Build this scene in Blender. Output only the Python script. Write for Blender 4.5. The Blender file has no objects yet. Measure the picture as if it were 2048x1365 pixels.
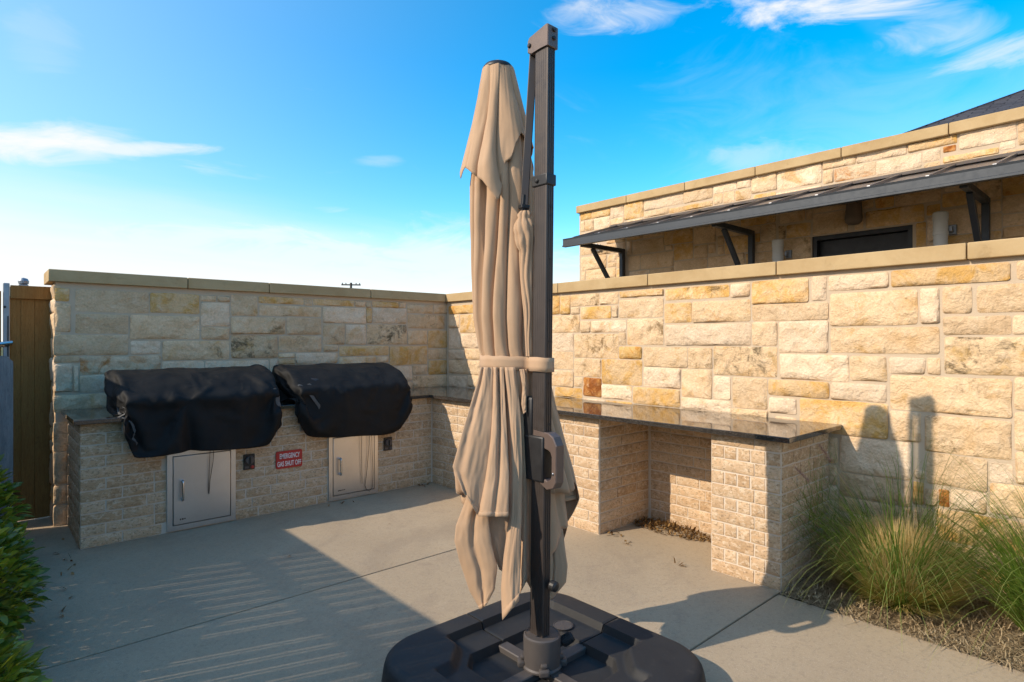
import bpy, bmesh, math, random
from mathutils import Vector, Matrix, noise
R = math.radians
random.seed(7)
scene = bpy.context.scene
COL = scene.collection

# ---------------------------------------------------------------- camera, sky, sun, exposure
# World axes: X runs along the grill wall (to the right), Y runs along the lit wall (away), Z is up.
cam_data = bpy.data.cameras.new('camera')
cam = bpy.data.objects.new('camera', cam_data)
COL.objects.link(cam)
cam.location = (0, 0, 1.45)
cam.rotation_euler = (R(90), 0, R(-41.96))
cam_data.sensor_width = 36
cam_data.lens = 20.88
cam_data.shift_y = -0.0008
cam_data.clip_start = 0.05
cam_data.clip_end = 2000
scene.camera = cam

SUN_DIR = Vector((1.45, -0.475, -1.0)).normalized()
sun_data = bpy.data.lights.new('sun', 'SUN')
sun_data.energy = 4.1
sun_data.angle = R(0.53)
sun_data.color = (1.0, 0.87, 0.70)
sun = bpy.data.objects.new('sun', sun_data)
sun.rotation_euler = SUN_DIR.to_track_quat('-Z', 'Y').to_euler()
COL.objects.link(sun)

world = bpy.data.worlds.new('World')
scene.world = world
world.use_nodes = True


def build_world():
    nt = world.node_tree
    N, L = nt.nodes, nt.links
    for n in list(N):
        N.remove(n)
    out = N.new('ShaderNodeOutputWorld')
    bg = N.new('ShaderNodeBackground')
    bg.inputs[1].default_value = 0.112
    L.new(bg.outputs[0], out.inputs[0])
    sky = N.new('ShaderNodeTexSky')
    sky.sky_type = 'NISHITA'
    sky.sun_disc = False
    sky.sun_elevation = math.asin(-SUN_DIR.z)
    sky.sun_rotation = math.atan2(-SUN_DIR.x, -SUN_DIR.y)
    sky.air_density = 1.0
    sky.dust_density = 0.4
    sky.ozone_density = 1.6
    hs = N.new('ShaderNodeHueSaturation')
    hs.inputs['Hue'].default_value = 0.491
    hs.inputs['Saturation'].default_value = 1.56
    hs.inputs['Value'].default_value = 2.25
    L.new(sky.outputs[0], hs.inputs['Color'])
    tc = N.new('ShaderNodeTexCoord')
    nrm = N.new('ShaderNodeVectorMath'); nrm.operation = 'NORMALIZE'
    L.new(tc.outputs['Generated'], nrm.inputs[0])
    sep = N.new('ShaderNodeSeparateXYZ'); L.new(nrm.outputs[0], sep.inputs[0])

    def m(op, a, b=None, clamp=False):
        n = N.new('ShaderNodeMath'); n.operation = op; n.use_clamp = clamp
        for i, v in enumerate((a, b)):
            if v is None:
                continue
            if isinstance(v, (int, float)):
                n.inputs[i].default_value = v
            else:
                L.new(v, n.inputs[i])
        return n.outputs[0]

    def ss(v, lo, hi):
        n = N.new('ShaderNodeMapRange'); n.interpolation_type = 'SMOOTHSTEP'
        n.inputs['From Min'].default_value = lo; n.inputs['From Max'].default_value = hi
        L.new(v, n.inputs['Value'])
        return n.outputs[0]

    def dotd(vec):
        n = N.new('ShaderNodeVectorMath'); n.operation = 'DOT_PRODUCT'
        L.new(nrm.outputs[0], n.inputs[0]); n.inputs[1].default_value = vec
        return n.outputs['Value']

    # flat cloud-layer coordinates
    den = m('ADD', m('MAXIMUM', sep.outputs['Z'], 0.0), 0.12)
    comb = N.new('ShaderNodeCombineXYZ')
    L.new(m('DIVIDE', sep.outputs['X'], den), comb.inputs[0])
    L.new(m('DIVIDE', sep.outputs['Y'], den), comb.inputs[1])
    mp = N.new('ShaderNodeMapping')
    mp.inputs['Rotation'].default_value = (0, 0, R(35))
    mp.inputs['Scale'].default_value = (1.0, 2.2, 1.0)
    L.new(comb.outputs[0], mp.inputs['Vector'])

    def nz(scale, detail, dist, rough=0.55):
        n = N.new('ShaderNodeTexNoise')
        n.inputs['Scale'].default_value = scale; n.inputs['Detail'].default_value = detail
        n.inputs['Roughness'].default_value = rough; n.inputs['Distortion'].default_value = dist
        L.new(mp.outputs[0], n.inputs['Vector'])
        return n.outputs['Fac']
    fine = nz(1.7, 5, 0.6, 0.6)
    soft = nz(0.55, 4, 0.3)
    # cirrus streaks over the whole sky
    cirrus = m('MULTIPLY', ss(fine, 0.55, 0.85), ss(soft, 0.5, 0.75))
    # haze bank low down, deeper on the sunny side of the sky
    sunside = m('MULTIPLY', dotd((-SUN_DIR.x, -SUN_DIR.y, 0)), 1.0)
    top = m('ADD', 0.185, m('MULTIPLY', m('MAXIMUM', m('ADD', sunside, 0.62), 0.0), 0.11))
    wob = m('MULTIPLY', m('SUBTRACT', soft, 0.5), 0.12)
    h = m('DIVIDE', m('SUBTRACT', m('ADD', top, wob), sep.outputs['Z']), 0.21)
    hn = N.new('ShaderNodeMapRange'); hn.interpolation_type = 'SMOOTHERSTEP'
    L.new(h, hn.inputs['Value'])
    bank = m('MULTIPLY', hn.outputs[0], 0.95)
    veil = m('MULTIPLY', ss(sunside, -0.5, 1.3), 1.0)
    # single cirrus patches: direction of each, tightness, strength
    fwd = Vector((0.6686, 0.7436, 0)); rgt = Vector((0.7436, -0.6686, 0))
    total = m('MAXIMUM', cirrus, bank)
    mp2 = N.new('ShaderNodeMapping'); mp2.inputs['Rotation'].default_value = (R(6), R(-5), 0); mp2.inputs['Scale'].default_value = (1, 1, 3.0)
    L.new(nrm.outputs[0], mp2.inputs['Vector'])
    wn = N.new('ShaderNodeTexNoise'); L.new(mp2.outputs[0], wn.inputs['Vector'])
    wn.inputs['Scale'].default_value = 5.5; wn.inputs['Detail'].default_value = 6; wn.inputs['Roughness'].default_value = 0.62; wn.inputs['Distortion'].default_value = 0.9
    wisp = wn.outputs['Fac']
    for px, py, sx, sy, st, lo, hi in ((60, 285, 190, 42, 1.0, 0.40, 0.72), (300, 300, 120, 14, 0.75, 0.35, 0.6), (675, 424, 75, 13, 0.7, 0.36, 0.66),
                               (760, 325, 60, 14, 0.3, 0.38, 0.7), (1640, -5, 200, 50, 0.95, 0.36, 0.58), (1230, 35, 150, 42, 0.75, 0.38, 0.62),
                               (1900, 85, 170, 60, 0.6, 0.36, 0.62), (1560, 310, 130, 45, 0.35, 0.35, 0.6), (80, 80, 60, 70, 0.12, 0.4, 0.6), (650, 540, 600, 90, 0.7, 0.2, 0.5), (1900, 260, 400, 150, 0.14, 0.2, 0.6)):
        t = (px - 1024) / 1188; q = (684 - py) / 1188
        d = (fwd + rgt * t + Vector((0, 0, q))).normalized()
        ax = rgt - d * rgt.dot(d); ax.normalize()
        ay = d.cross(ax)
        a = m('DIVIDE', dotd(ax), sx / 1188 / 1.15)
        b = m('DIVIDE', dotd(ay), sy / 1188 / 1.15)
        e = m('SUBTRACT', 1.0, m('ADD', m('MULTIPLY', a, a), m('MULTIPLY', b, b)))
        front = ss(dotd(d), 0.2, 0.4)
        e = m('MULTIPLY', m('MAXIMUM', e, -1.5), 0.22)
        e = m('MULTIPLY', m('MULTIPLY', ss(m('ADD', wisp, e), lo + 0.12, hi + 0.22), front), st)
        total = m('MAXIMUM', total, e)
    total = m('MINIMUM', total, 1.0)
    mix = N.new('ShaderNodeMix'); mix.data_type = 'RGBA'
    hz = N.new('ShaderNodeMix'); hz.data_type = 'RGBA'
    L.new(veil, hz.inputs['Factor']); L.new(hs.outputs[0], hz.inputs['A']); hz.inputs['B'].default_value = (6.3, 7.2, 8.3, 1)
    L.new(total, mix.inputs['Factor'])
    L.new(hz.outputs['Result'], mix.inputs['A'])
    mix.inputs['B'].default_value = (7.6, 7.6, 7.6, 1)
    L.new(mix.outputs['Result'], bg.inputs[0])


build_world()
scene.render.engine = 'CYCLES'
scene.cycles.use_denoising = True
scene.cycles.use_adaptive_sampling = True
scene.cycles.adaptive_threshold = 0.02
scene.cycles.max_bounces = 6
scene.cycles.diffuse_bounces = 3
scene.cycles.transmission_bounces = 3
vs = scene.view_settings
vs.view_transform = 'Standard'
vs.look = 'None'
vs.exposure = 0.25
vs.gamma = 1
vs.use_curve_mapping = False

# ---------------------------------------------------------------- helpers
def link(o, parent=None):
    COL.objects.link(o)
    if parent is not None:
        o.parent = parent
    return o


def obj(name, data, material=None, parent=None, loc=(0, 0, 0), rot=(0, 0, 0)):
    o = bpy.data.objects.new(name, data)
    link(o, parent)
    o.location = loc
    o.rotation_euler = rot
    if material is not None and data is not None and not data.materials:
        data.materials.append(material)
    return o


def tag(o, label=None, cat=None, group=None, kind=None):
    if label: o['label'] = label
    if cat: o['category'] = cat
    if group: o['group'] = group
    if kind: o['kind'] = kind
    return o


def empty(name, label, cat, loc=(0, 0, 0), rotz=0, group=None):
    o = bpy.data.objects.new(name, None)
    o.empty_display_size = 0.1
    link(o)
    o.location = loc
    o.rotation_euler = (0, 0, rotz)
    return tag(o, label, cat, group)


def mesh(name, verts, faces, smooth=False):
    me = bpy.data.meshes.new(name)
    me.from_pydata([tuple(v) for v in verts], [], faces)
    if smooth:
        me.polygons.foreach_set('use_smooth', [True] * len(me.polygons))
    me.update()
    return me


def bm_mesh(name, bm, smooth=False, sharp=None):
    bmesh.ops.recalc_face_normals(bm, faces=bm.faces)
    me = bpy.data.meshes.new(name)
    bm.to_mesh(me)
    bm.free()
    if smooth:
        me.polygons.foreach_set('use_smooth', [True] * len(me.polygons))
        if sharp:
            me.set_sharp_from_angle(angle=R(sharp))
    return me


def add_box(bm, lo, hi, bevel=0.0, segs=1, mat=None):
    lo = Vector(lo); hi = Vector(hi)
    c = (lo + hi) / 2
    s = hi - lo
    M = Matrix.Translation(c) @ Matrix.Diagonal((*s, 1))
    if mat is not None:
        M = mat @ M
    r = bmesh.ops.create_cube(bm, size=1, matrix=M)
    if bevel:
        es = list({e for v in r['verts'] for e in v.link_edges})
        bmesh.ops.bevel(bm, geom=es, offset=bevel, segments=segs, affect='EDGES', profile=0.5)


def wloc(p):
    """world position of an unrotated parent chain"""
    v = Vector((0, 0, 0))
    while p is not None:
        v += p.location
        p = p.parent
    return v


def box(name, lo, hi, material, parent=None, bevel=0.0, segs=1):
    """one box given in world coordinates as an object of its own, origin at its base centre"""
    lo = Vector(lo); hi = Vector(hi)
    o = Vector(((lo.x + hi.x) / 2, (lo.y + hi.y) / 2, lo.z))
    bm = bmesh.new()
    add_box(bm, lo - o, hi - o, bevel, segs)
    return obj(name, bm_mesh(name, bm, bevel > 0, 21), material, parent, o - wloc(parent))


def place(name, bm, origin, material, parent=None, smooth=True, sharp=21):
    """a bmesh built round (0,0,0) put at a world position"""
    return obj(name, bm_mesh(name, bm, smooth, sharp), material, parent, Vector(origin) - wloc(parent))


def tube(bm, pts, rad, n=8, cap=True):
    """a round tube along pts; rad a number or a list"""
    pts = [Vector(p) for p in pts]
    rings = []
    up = Vector((0, 0, 1))
    prev = None
    for i, p in enumerate(pts):
        d = (pts[min(i + 1, len(pts) - 1)] - pts[max(i - 1, 0)]).normalized()
        if prev is None:
            a = d.cross(up)
            if a.length < 1e-3:
                a = d.cross(Vector((1, 0, 0)))
        else:
            a = prev - d * prev.dot(d)
        a.normalize(); prev = a
        b = d.cross(a)
        r = rad[i] if isinstance(rad, (list, tuple)) else rad
        rings.append([bm.verts.new(p + (a * math.cos(2 * math.pi * k / n) + b * math.sin(2 * math.pi * k / n)) * r) for k in range(n)])
    for r0, r1 in zip(rings, rings[1:]):
        for k in range(n):
            bm.faces.new((r0[k], r0[(k + 1) % n], r1[(k + 1) % n], r1[k]))
    if cap:
        bm.faces.new(rings[0][::-1]); bm.faces.new(rings[-1])


def lathe(bm, prof, n=24, M=None):
    """prof: list of (radius, z)"""
    rings = []
    for r, z in prof:
        ring = []
        for k in range(n):
            v = Vector((r * math.cos(2 * math.pi * k / n), r * math.sin(2 * math.pi * k / n), z))
            ring.append(bm.verts.new(M @ v if M else v))
        rings.append(ring)
    for r0, r1 in zip(rings, rings[1:]):
        for k in range(n):
            bm.faces.new((r0[k], r0[(k + 1) % n], r1[(k + 1) % n], r1[k]))
    if prof[0][0] > 1e-6: bm.faces.new(rings[0][::-1])
    if prof[-1][0] > 1e-6: bm.faces.new(rings[-1])


def smoothstep(x, a, b):
    t = min(1, max(0, (x - a) / (b - a)))
    return t * t * (3 - 2 * t)


def interp(tab, x):
    """piecewise linear through a list of rows (x, ...)"""
    if x <= tab[0][0]: return tab[0][1:]
    for r0, r1 in zip(tab, tab[1:]):
        if x <= r1[0]:
            t = (x - r0[0]) / (r1[0] - r0[0])
            return tuple(p + (q - p) * t for p, q in zip(r0[1:], r1[1:]))
    return tab[-1][1:]


# ---------------------------------------------------------------- materials
class NT:
    """small helper round a material's node tree"""
    def __init__(self, name):
        self.m = bpy.data.materials.new(name)
        self.m.use_nodes = True
        self.t = self.m.node_tree
        self.b = self.t.nodes['Principled BSDF']
        self.tc = self.t.nodes.new('ShaderNodeTexCoord')
        self.oi = self.t.nodes.new('ShaderNodeObjectInfo')

    def n(self, typ, **kw):
        nd = self.t.nodes.new(typ)
        for k, v in kw.items():
            setattr(nd, k, v)
        return nd

    def set(self, sock, v):
        if isinstance(v, bpy.types.NodeSocket):
            self.t.links.new(v, sock)
        elif isinstance(v, (tuple, list)) and len(v) == 3 and sock.type == 'RGBA':
            sock.default_value = (*v, 1)
        else:
            sock.default_value = v

    def math(self, op, a, b=None, clamp=False):
        nd = self.n('ShaderNodeMath', operation=op, use_clamp=clamp)
        self.set(nd.inputs[0], a)
        if b is not None: self.set(nd.inputs[1], b)
        return nd.outputs[0]

    def coords(self, which='Object', jitter=True, scale=None):
        v = self.tc.outputs[which]
        if scale is not None:
            mp = self.n('ShaderNodeMapping'); mp.inputs['Scale'].default_value = scale
            self.set(mp.inputs['Vector'], v); v = mp.outputs[0]
        if jitter:
            nd = self.n('ShaderNodeVectorMath', operation='ADD')
            self.set(nd.inputs[0], v)
            sc_ = self.n('ShaderNodeVectorMath', operation='SCALE')
            sc_.inputs[0].default_value = (37.3, 91.7, 53.1)
            self.set(sc_.inputs['Scale'], self.oi.outputs['Random'])
            self.set(nd.inputs[1], sc_.outputs[0])
            v = nd.outputs[0]
        return v

    def noise(self, vec, scale, detail=4, rough=0.55, dist=0.0, typ='FBM'):
        nd = self.n('ShaderNodeTexNoise')
        nd.noise_type = typ
        self.set(nd.inputs['Vector'], vec)
        nd.inputs['Scale'].default_value = scale; nd.inputs['Detail'].default_value = detail
        nd.inputs['Roughness'].default_value = rough; nd.inputs['Distortion'].default_value = dist
        return nd.outputs['Fac']

    def ss(self, v, lo, hi, o0=0.0, o1=1.0):
        nd = self.n('ShaderNodeMapRange', interpolation_type='SMOOTHSTEP')
        self.set(nd.inputs['Value'], v)
        nd.inputs['From Min'].default_value = lo; nd.inputs['From Max'].default_value = hi
        nd.inputs['To Min'].default_value = o0; nd.inputs['To Max'].default_value = o1
        return nd.outputs[0]

    def mix(self, f, a, b, blend='MIX'):
        nd = self.n('ShaderNodeMix', data_type='RGBA', blend_type=blend)
        self.set(nd.inputs['Factor'], f); self.set(nd.inputs['A'], a); self.set(nd.inputs['B'], b)
        return nd.outputs['Result']

    def bump(self, h, strength, dist, base=None):
        nd = self.n('ShaderNodeBump')
        nd.inputs['Strength'].default_value = strength; nd.inputs['Distance'].default_value = dist
        self.set(nd.inputs['Height'], h)
        if base is not None: self.set(nd.inputs['Normal'], base)
        return nd.outputs[0]

    def done(self, color=None, rough=0.8, normal=None, metal=0.0, spec=None, **kw):
        if color is not None: self.set(self.b.inputs['Base Color'], color)
        self.set(self.b.inputs['Roughness'], rough)
        self.set(self.b.inputs['Metallic'], metal)
        if spec is not None: self.b.inputs['Specular IOR Level'].default_value = spec
        if normal is not None: self.set(self.b.inputs['Normal'], normal)
        for k, v in kw.items():
            self.set(self.b.inputs[k.replace('_', ' ')], v)
        return self.m


def stone_mat(name, a, b, spot=None, amount=0.5, spot2=None, amount2=0.0):
    t = NT(name)
    v = t.coords()
    big = t.noise(v, 5.5, 4, 0.6, 0.4)
    mid = t.noise(v, 16, 5, 0.62, 0.3)
    fine = t.noise(v, 70, 3, 0.65)
    ridge = t.noise(v, 9, 5, 0.55, 0.35, 'RIDGED_MULTIFRACTAL')
    c = t.mix(t.ss(big, 0.32, 0.68), a, b)
    # paler chalk and warmer ochre drifts that vary from stone to stone
    c = t.mix(t.math('MULTIPLY', t.ss(mid, 0.5, 0.72), 0.5), c, (0.68, 0.58, 0.44))
    och = t.noise(v, 4.2, 3, 0.62, 0.9)
    lim = t.math('MULTIPLY', t.ss(och, 0.52, 0.74), t.math('MULTIPLY', t.oi.outputs['Random'], 0.85))
    c = t.mix(lim, c, (0.50, 0.30, 0.10))
    if spot:
        s = t.noise(v, 6.5, 5, 0.68, 0.8)
        c = t.mix(t.math('MULTIPLY', t.ss(s, 0.62 - 0.3 * amount, 0.78 - 0.22 * amount), 0.9), c, spot)
    if spot2:
        s2 = t.noise(v, 8.5, 6, 0.78, 0.5)
        g = t.noise(v, 3.2, 3, 0.5)
        f = t.math('MULTIPLY', t.ss(s2, 0.48, 0.64), t.ss(g, 0.62 - 0.35 * amount2, 0.75 - 0.3 * amount2))
        c = t.mix(t.math('MULTIPLY', f, 0.9), c, spot2)
    c = t.mix(1.0, c, (1.15, 1.01, 0.90), 'MULTIPLY')
    val = t.n('ShaderNodeHueSaturation')
    t.set(val.inputs['Color'], c)
    k = t.math('ADD', t.math('MULTIPLY', t.oi.outputs['Random'], 0.2), 0.88)
    t.set(val.inputs['Value'], t.math('MULTIPLY', k, t.ss(fine, 0.2, 0.8, 0.86, 1.12)))
    n1 = t.bump(ridge, 0.8, 0.016)
    n2 = t.bump(mid, 0.9, 0.026, n1)
    n3 = t.bump(fine, 0.6, 0.005, n2)
    return t.done(val.outputs[0], 0.92, n3, spec=0.2)


CREAM = ((0.55, 0.425, 0.275), (0.63, 0.52, 0.365))
OLIVE = (0.17, 0.12, 0.055)
M = {}
M['c'] = stone_mat('limestone_cream', *CREAM, (0.46, 0.31, 0.13), 0.15, OLIVE, 0.12)
M['w'] = stone_mat('limestone_pale', (0.62, 0.51, 0.37), (0.69, 0.60, 0.47), (0.50, 0.38, 0.22), 0.1)
M['y'] = stone_mat('limestone_yellow', (0.57, 0.43, 0.25), (0.62, 0.48, 0.29), (0.54, 0.34, 0.10), 0.62, OLIVE, 0.1)
M['o'] = stone_mat('limestone_orange', (0.54, 0.36, 0.13), (0.58, 0.42, 0.19), (0.47, 0.24, 0.05), 0.5)
M['R'] = stone_mat('limestone_rust', (0.44, 0.20, 0.05), (0.50, 0.28, 0.10), (0.22, 0.07, 0.015), 0.7)
M['R2'] = stone_mat('limestone_rust_splashed', (0.55, 0.46, 0.33), (0.60, 0.50, 0.36), (0.40, 0.16, 0.03), 0.55)
M['r'] = stone_mat('limestone_rust_flecked', (0.58, 0.46, 0.30), (0.62, 0.50, 0.33), (0.52, 0.28, 0.09), 0.3)
M['l'] = stone_mat('limestone_lichen', (0.56, 0.435, 0.28), (0.62, 0.505, 0.345), (0.46, 0.31, 0.13), 0.25, OLIVE, 0.35)
M['L'] = stone_mat('limestone_dark_lichen', (0.56, 0.44, 0.285), (0.61, 0.495, 0.33), (0.44, 0.31, 0.13), 0.3, (0.09, 0.075, 0.045), 0.85)


def mortar_mat():
    t = NT('mortar'); v = t.coords(jitter=False)
    a = t.noise(v, 6, 4); b = t.noise(v, 180, 3)
    c = t.mix(a, (0.50, 0.38, 0.26), (0.58, 0.46, 0.33))
    return t.done(c, 0.95, t.bump(b, 0.5, 0.004), spec=0.2)
M['mortar'] = mortar_mat()


def coping_mat():
    t = NT('cast_coping'); v = t.coords()
    a = t.noise(v, 3, 5, 0.6, 0.4); b = t.noise(v, 40, 5, 0.7); s = t.noise(v, 7, 7, 0.7, 0.6)
    c = t.mix(t.ss(a, 0.3, 0.7), (0.42, 0.285, 0.14), (0.51, 0.365, 0.195))
    c = t.mix(t.math('MULTIPLY', t.ss(s, 0.55, 0.75), 0.5), c, (0.27, 0.175, 0.08))
    c = t.mix(t.math('MULTIPLY', t.ss(b, 0.5, 0.8), 0.25), c, (0.5, 0.4, 0.26))
    return t.done(c, 0.9, t.bump(b, 0.35, 0.004), spec=0.2)
M['coping'] = coping_mat()


def brick_mat():
    t = NT('buff_brick'); v = t.coords(scale=(1, 1, 1.6))
    a = t.noise(v, 9, 4, 0.6, 0.5); p = t.noise(v, 55, 4, 0.7, 0.4); q = t.noise(v, 30, 5, 0.7, 0.6); f = t.noise(v, 160, 3)
    r = t.oi.outputs['Random']
    c = t.mix(r, (0.33, 0.225, 0.135), (0.45, 0.34, 0.235))
    c = t.mix(t.math('MULTIPLY', t.ss(a, 0.4, 0.7), 0.6), c, (0.47, 0.335, 0.215))
    c = t.mix(t.math('MULTIPLY', t.ss(q, 0.47, 0.64), 0.7), c, (0.55, 0.475, 0.38))
    c = t.mix(t.math('MULTIPLY', t.ss(p, 0.52, 0.65), 0.8), c, (0.17, 0.12, 0.075))
    c = t.mix(1.0, c, (1.31, 1.22, 1.10), 'MULTIPLY')
    n1 = t.bump(p, -0.45, 0.005); n2 = t.bump(q, 0.3, 0.005, n1); n3 = t.bump(f, 0.4, 0.002, n2)
    return t.done(c, 0.93, n3, spec=0.2)
M['brick'] = brick_mat()


def brick_mortar_mat():
    t = NT('pale_mortar'); v = t.coords('Object', False)
    b = t.noise(v, 120, 4); a = t.noise(v, 7, 4)
    return t.done(t.mix(a, (0.60, 0.50, 0.39), (0.70, 0.59, 0.47)), 0.95, t.bump(b, 0.6, 0.004), spec=0.2)
M['brick_mortar'] = brick_mortar_mat()


def concrete_mat():
    t = NT('patio_concrete'); v = t.coords('Object', False)
    a = t.noise(v, 1.1, 5, 0.6, 0.5); b = t.noise(v, 48, 4, 0.75); g = t.noise(v, 240, 2); s = t.noise(v, 3.5, 8, 0.72, 0.7)
    st = t.noise(v, 5, 5, 0.6)
    c = t.mix(t.ss(a, 0.3, 0.7), (0.365, 0.277, 0.180), (0.42, 0.323, 0.213))
    c = t.mix(t.math('MULTIPLY', t.ss(s, 0.52, 0.72), 0.5), c, (0.30, 0.225, 0.155))
    st2 = t.noise(v, 0.7, 6, 0.65, 1.5)
    c = t.mix(t.math('MULTIPLY', t.ss(st2, 0.50, 0.62), 0.28), c, (0.25, 0.19, 0.135))
    c = t.mix(t.math('MULTIPLY', t.ss(b, 0.50, 0.66), 0.38), c, (0.23, 0.175, 0.125))
    c = t.mix(t.math('MULTIPLY', t.ss(g, 0.55, 0.72), 0.5), c, (0.55, 0.46, 0.36))
    n1 = t.bump(b, 0.35, 0.004); n2 = t.bump(g, 0.45, 0.002, n1)
    return t.done(c, t.ss(st, 0.3, 0.7, 0.75, 0.9), n2, spec=0.3)
M['concrete'] = concrete_mat()


def granite_mat():
    t = NT('polished_granite'); v = t.coords('Object', False)
    a = t.noise(v, 140, 3, 0.6); b = t.noise(v, 320, 2); d = t.noise(v, 4, 5, 0.6)
    c = t.mix(t.ss(a, 0.55, 0.65), (0.030, 0.025, 0.021), (0.105, 0.09, 0.078))
    c = t.mix(t.ss(b, 0.62, 0.7), c, (0.20, 0.18, 0.16))
    return t.done(c, 0.05, spec=0.7)
M['granite'] = granite_mat()


def metal_mat(name, col, rough, metal=1.0, brushed=None, bumpy=0.15):
    t = NT(name)
    v = t.coords(scale=brushed or (1, 1, 1))
    a = t.noise(v, 60 if brushed else 25, 5, 0.6); d = t.noise(t.coords(), 3, 4)
    c = t.mix(t.ss(d, 0.3, 0.7), tuple(x * 0.88 for x in col), col)
    return t.done(c, t.ss(a, 0.25, 0.75, max(0.03, rough - 0.08), rough + 0.1), t.bump(a, bumpy, 0.0008), metal=metal)
M['steel'] = metal_mat('brushed_stainless', (0.62, 0.62, 0.62), 0.34, 1.0, (30, 30, 0.35), 0.3)
M['chrome'] = metal_mat('bright_steel', (0.62, 0.61, 0.60), 0.18, 1.0)
M['bronze'] = metal_mat('bronze_powder_coat', (0.075, 0.059, 0.051), 0.42, 0.4, None, 0.03)
M['bronze_plastic'] = metal_mat('bronze_plastic', (0.15, 0.105, 0.085), 0.42, 0.2, None, 0.2)
M['dark_metal'] = metal_mat('dark_metal', (0.030, 0.029, 0.030), 0.45, 0.3, None, 0.3)
M['collar'] = metal_mat('bronze_collar', (0.105, 0.09, 0.082), 0.55, 0.3, None, 0.3)
M['awning'] = metal_mat('charcoal_metal_roof', (0.24, 0.24, 0.25), 0.34, 0.9, None, 0.15)
M['awning_fascia'] = metal_mat('slate_gutter_paint', (0.045, 0.052, 0.062), 0.5, 0.2, None, 0.15)
M['soffit'] = metal_mat('cream_soffit', (0.50, 0.42, 0.32), 0.7, 0.0, None, 0.15)
M['door_dark'] = metal_mat('dark_door_paint', (0.016, 0.015, 0.016), 0.45, 0.0, None, 0.15)
M['lamp'] = metal_mat('taupe_lamp', (0.16, 0.115, 0.085), 0.55, 0.0, None, 0.2)
M['pvc'] = metal_mat('grey_pvc', (0.60, 0.58, 0.53), 0.5, 0.0, None, 0.2)
M['galv'] = metal_mat('galvanised_steel', (0.30, 0.33, 0.37), 0.45, 0.7, None, 0.3)
M['black'] = metal_mat('black_plastic', (0.012, 0.012, 0.013), 0.4, 0.0, None, 0.2)
M['red_paint'] = metal_mat('red_sign', (0.48, 0.018, 0.016), 0.4, 0.0, None, 0.1)
M['white_paint'] = metal_mat('white_lettering', (0.78, 0.76, 0.74), 0.5, 0.0, None, 0.1)
M['cap_paint'] = metal_mat('white_cap', (0.62, 0.58, 0.52), 0.5, 0.0, None, 0.1)
M['red_button'] = metal_mat('red_button', (0.45, 0.03, 0.02), 0.4, 0.0, None, 0.1)
M['wood_pole'] = metal_mat('creosoted_pole', (0.06, 0.045, 0.035), 0.8, 0.0, None, 0.3)


def tank_mat():
    t = NT('moulded_base_plastic'); v = t.coords(jitter=False)
    a = t.noise(v, 220, 3, 0.6); d = t.noise(v, 6, 5, 0.65); e = t.noise(v, 30, 6, 0.7)
    c = t.mix(t.ss(d, 0.35, 0.7), (0.021, 0.0215, 0.023), (0.030, 0.029, 0.029))
    c = t.mix(t.math('MULTIPLY', t.ss(e, 0.55, 0.75), 0.4), c, (0.07, 0.064, 0.058))
    return t.done(c, t.ss(d, 0.3, 0.7, 0.5, 0.66), t.bump(a, 0.3, 0.0012), spec=0.3)
M['tank'] = tank_mat()


def cloth_mat(name, a, b, rough, sheen, weave=900, trans=0.0, crease=0.05):
    t = NT(name); v = t.coords(jitter=False)
    n1 = t.noise(v, 5, 5, 0.6, 0.3); n2 = t.noise(v, weave, 2); n3 = t.noise(v, 28, 4, 0.6)
    c = t.mix(t.ss(n1, 0.3, 0.7), a, b)
    n4 = t.noise(v, 5.5, 4, 0.5, 2.2, 'RIDGED_MULTIFRACTAL')
    nn = t.bump(n2, 0.2, 0.0008, t.bump(n3, 0.12, 0.004, t.bump(n4, crease, 0.012)))
    t.done(c, rough, nn, spec=0.2, Sheen_Weight=sheen)
    if trans:
        tr = t.n('ShaderNodeBsdfTranslucent'); t.set(tr.inputs[0], c)
        ms = t.n('ShaderNodeMixShader'); ms.inputs[0].default_value = trans
        t.t.links.new(t.b.outputs[0], ms.inputs[1]); t.t.links.new(tr.outputs[0], ms.inputs[2])
        t.t.links.new(ms.outputs[0], t.t.nodes['Material Output'].inputs[0])
    return t.m
M['canopy'] = cloth_mat('tan_canvas', (0.54, 0.35, 0.212), (0.59, 0.39, 0.242), 0.8, 0.15, 900, 0.16, 0.0)
M['cover'] = cloth_mat('black_vinyl_cover', (0.008, 0.0076, 0.0072), (0.012, 0.0112, 0.0105), 0.68, 0.0, 600, 0.0, 0.5)
M['strap'] = cloth_mat('grey_strap', (0.07, 0.066, 0.06), (0.10, 0.095, 0.09), 0.6, 0.1, 600)


def wood_mat(name, a, b, k, scl=(9, 9, 0.7)):
    t = NT(name); v = t.coords(scale=scl)
    g = t.noise(v, 6, 6, 0.6, 1.2); f = t.noise(v, 40, 4, 0.6); kn = t.noise(t.coords(), 7, 2, 0.4)
    c = t.mix(t.ss(g, 0.3, 0.7), a, b)
    c = t.mix(t.math('MULTIPLY', t.ss(f, 0.5, 0.7), 0.5), c, k)
    c = t.mix(t.math('MULTIPLY', t.ss(kn, 0.70, 0.76), 0.8), c, k)
    return t.done(c, 0.8, t.bump(f, 0.35, 0.003), spec=0.25)
M['gate_wood'] = wood_mat('stained_cedar', (0.26, 0.128, 0.035), (0.31, 0.165, 0.05), (0.09, 0.045, 0.014))
M['grey_wood'] = wood_mat('weathered_cedar', (0.17, 0.17, 0.17), (0.25, 0.245, 0.24), (0.09, 0.085, 0.08))


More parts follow.
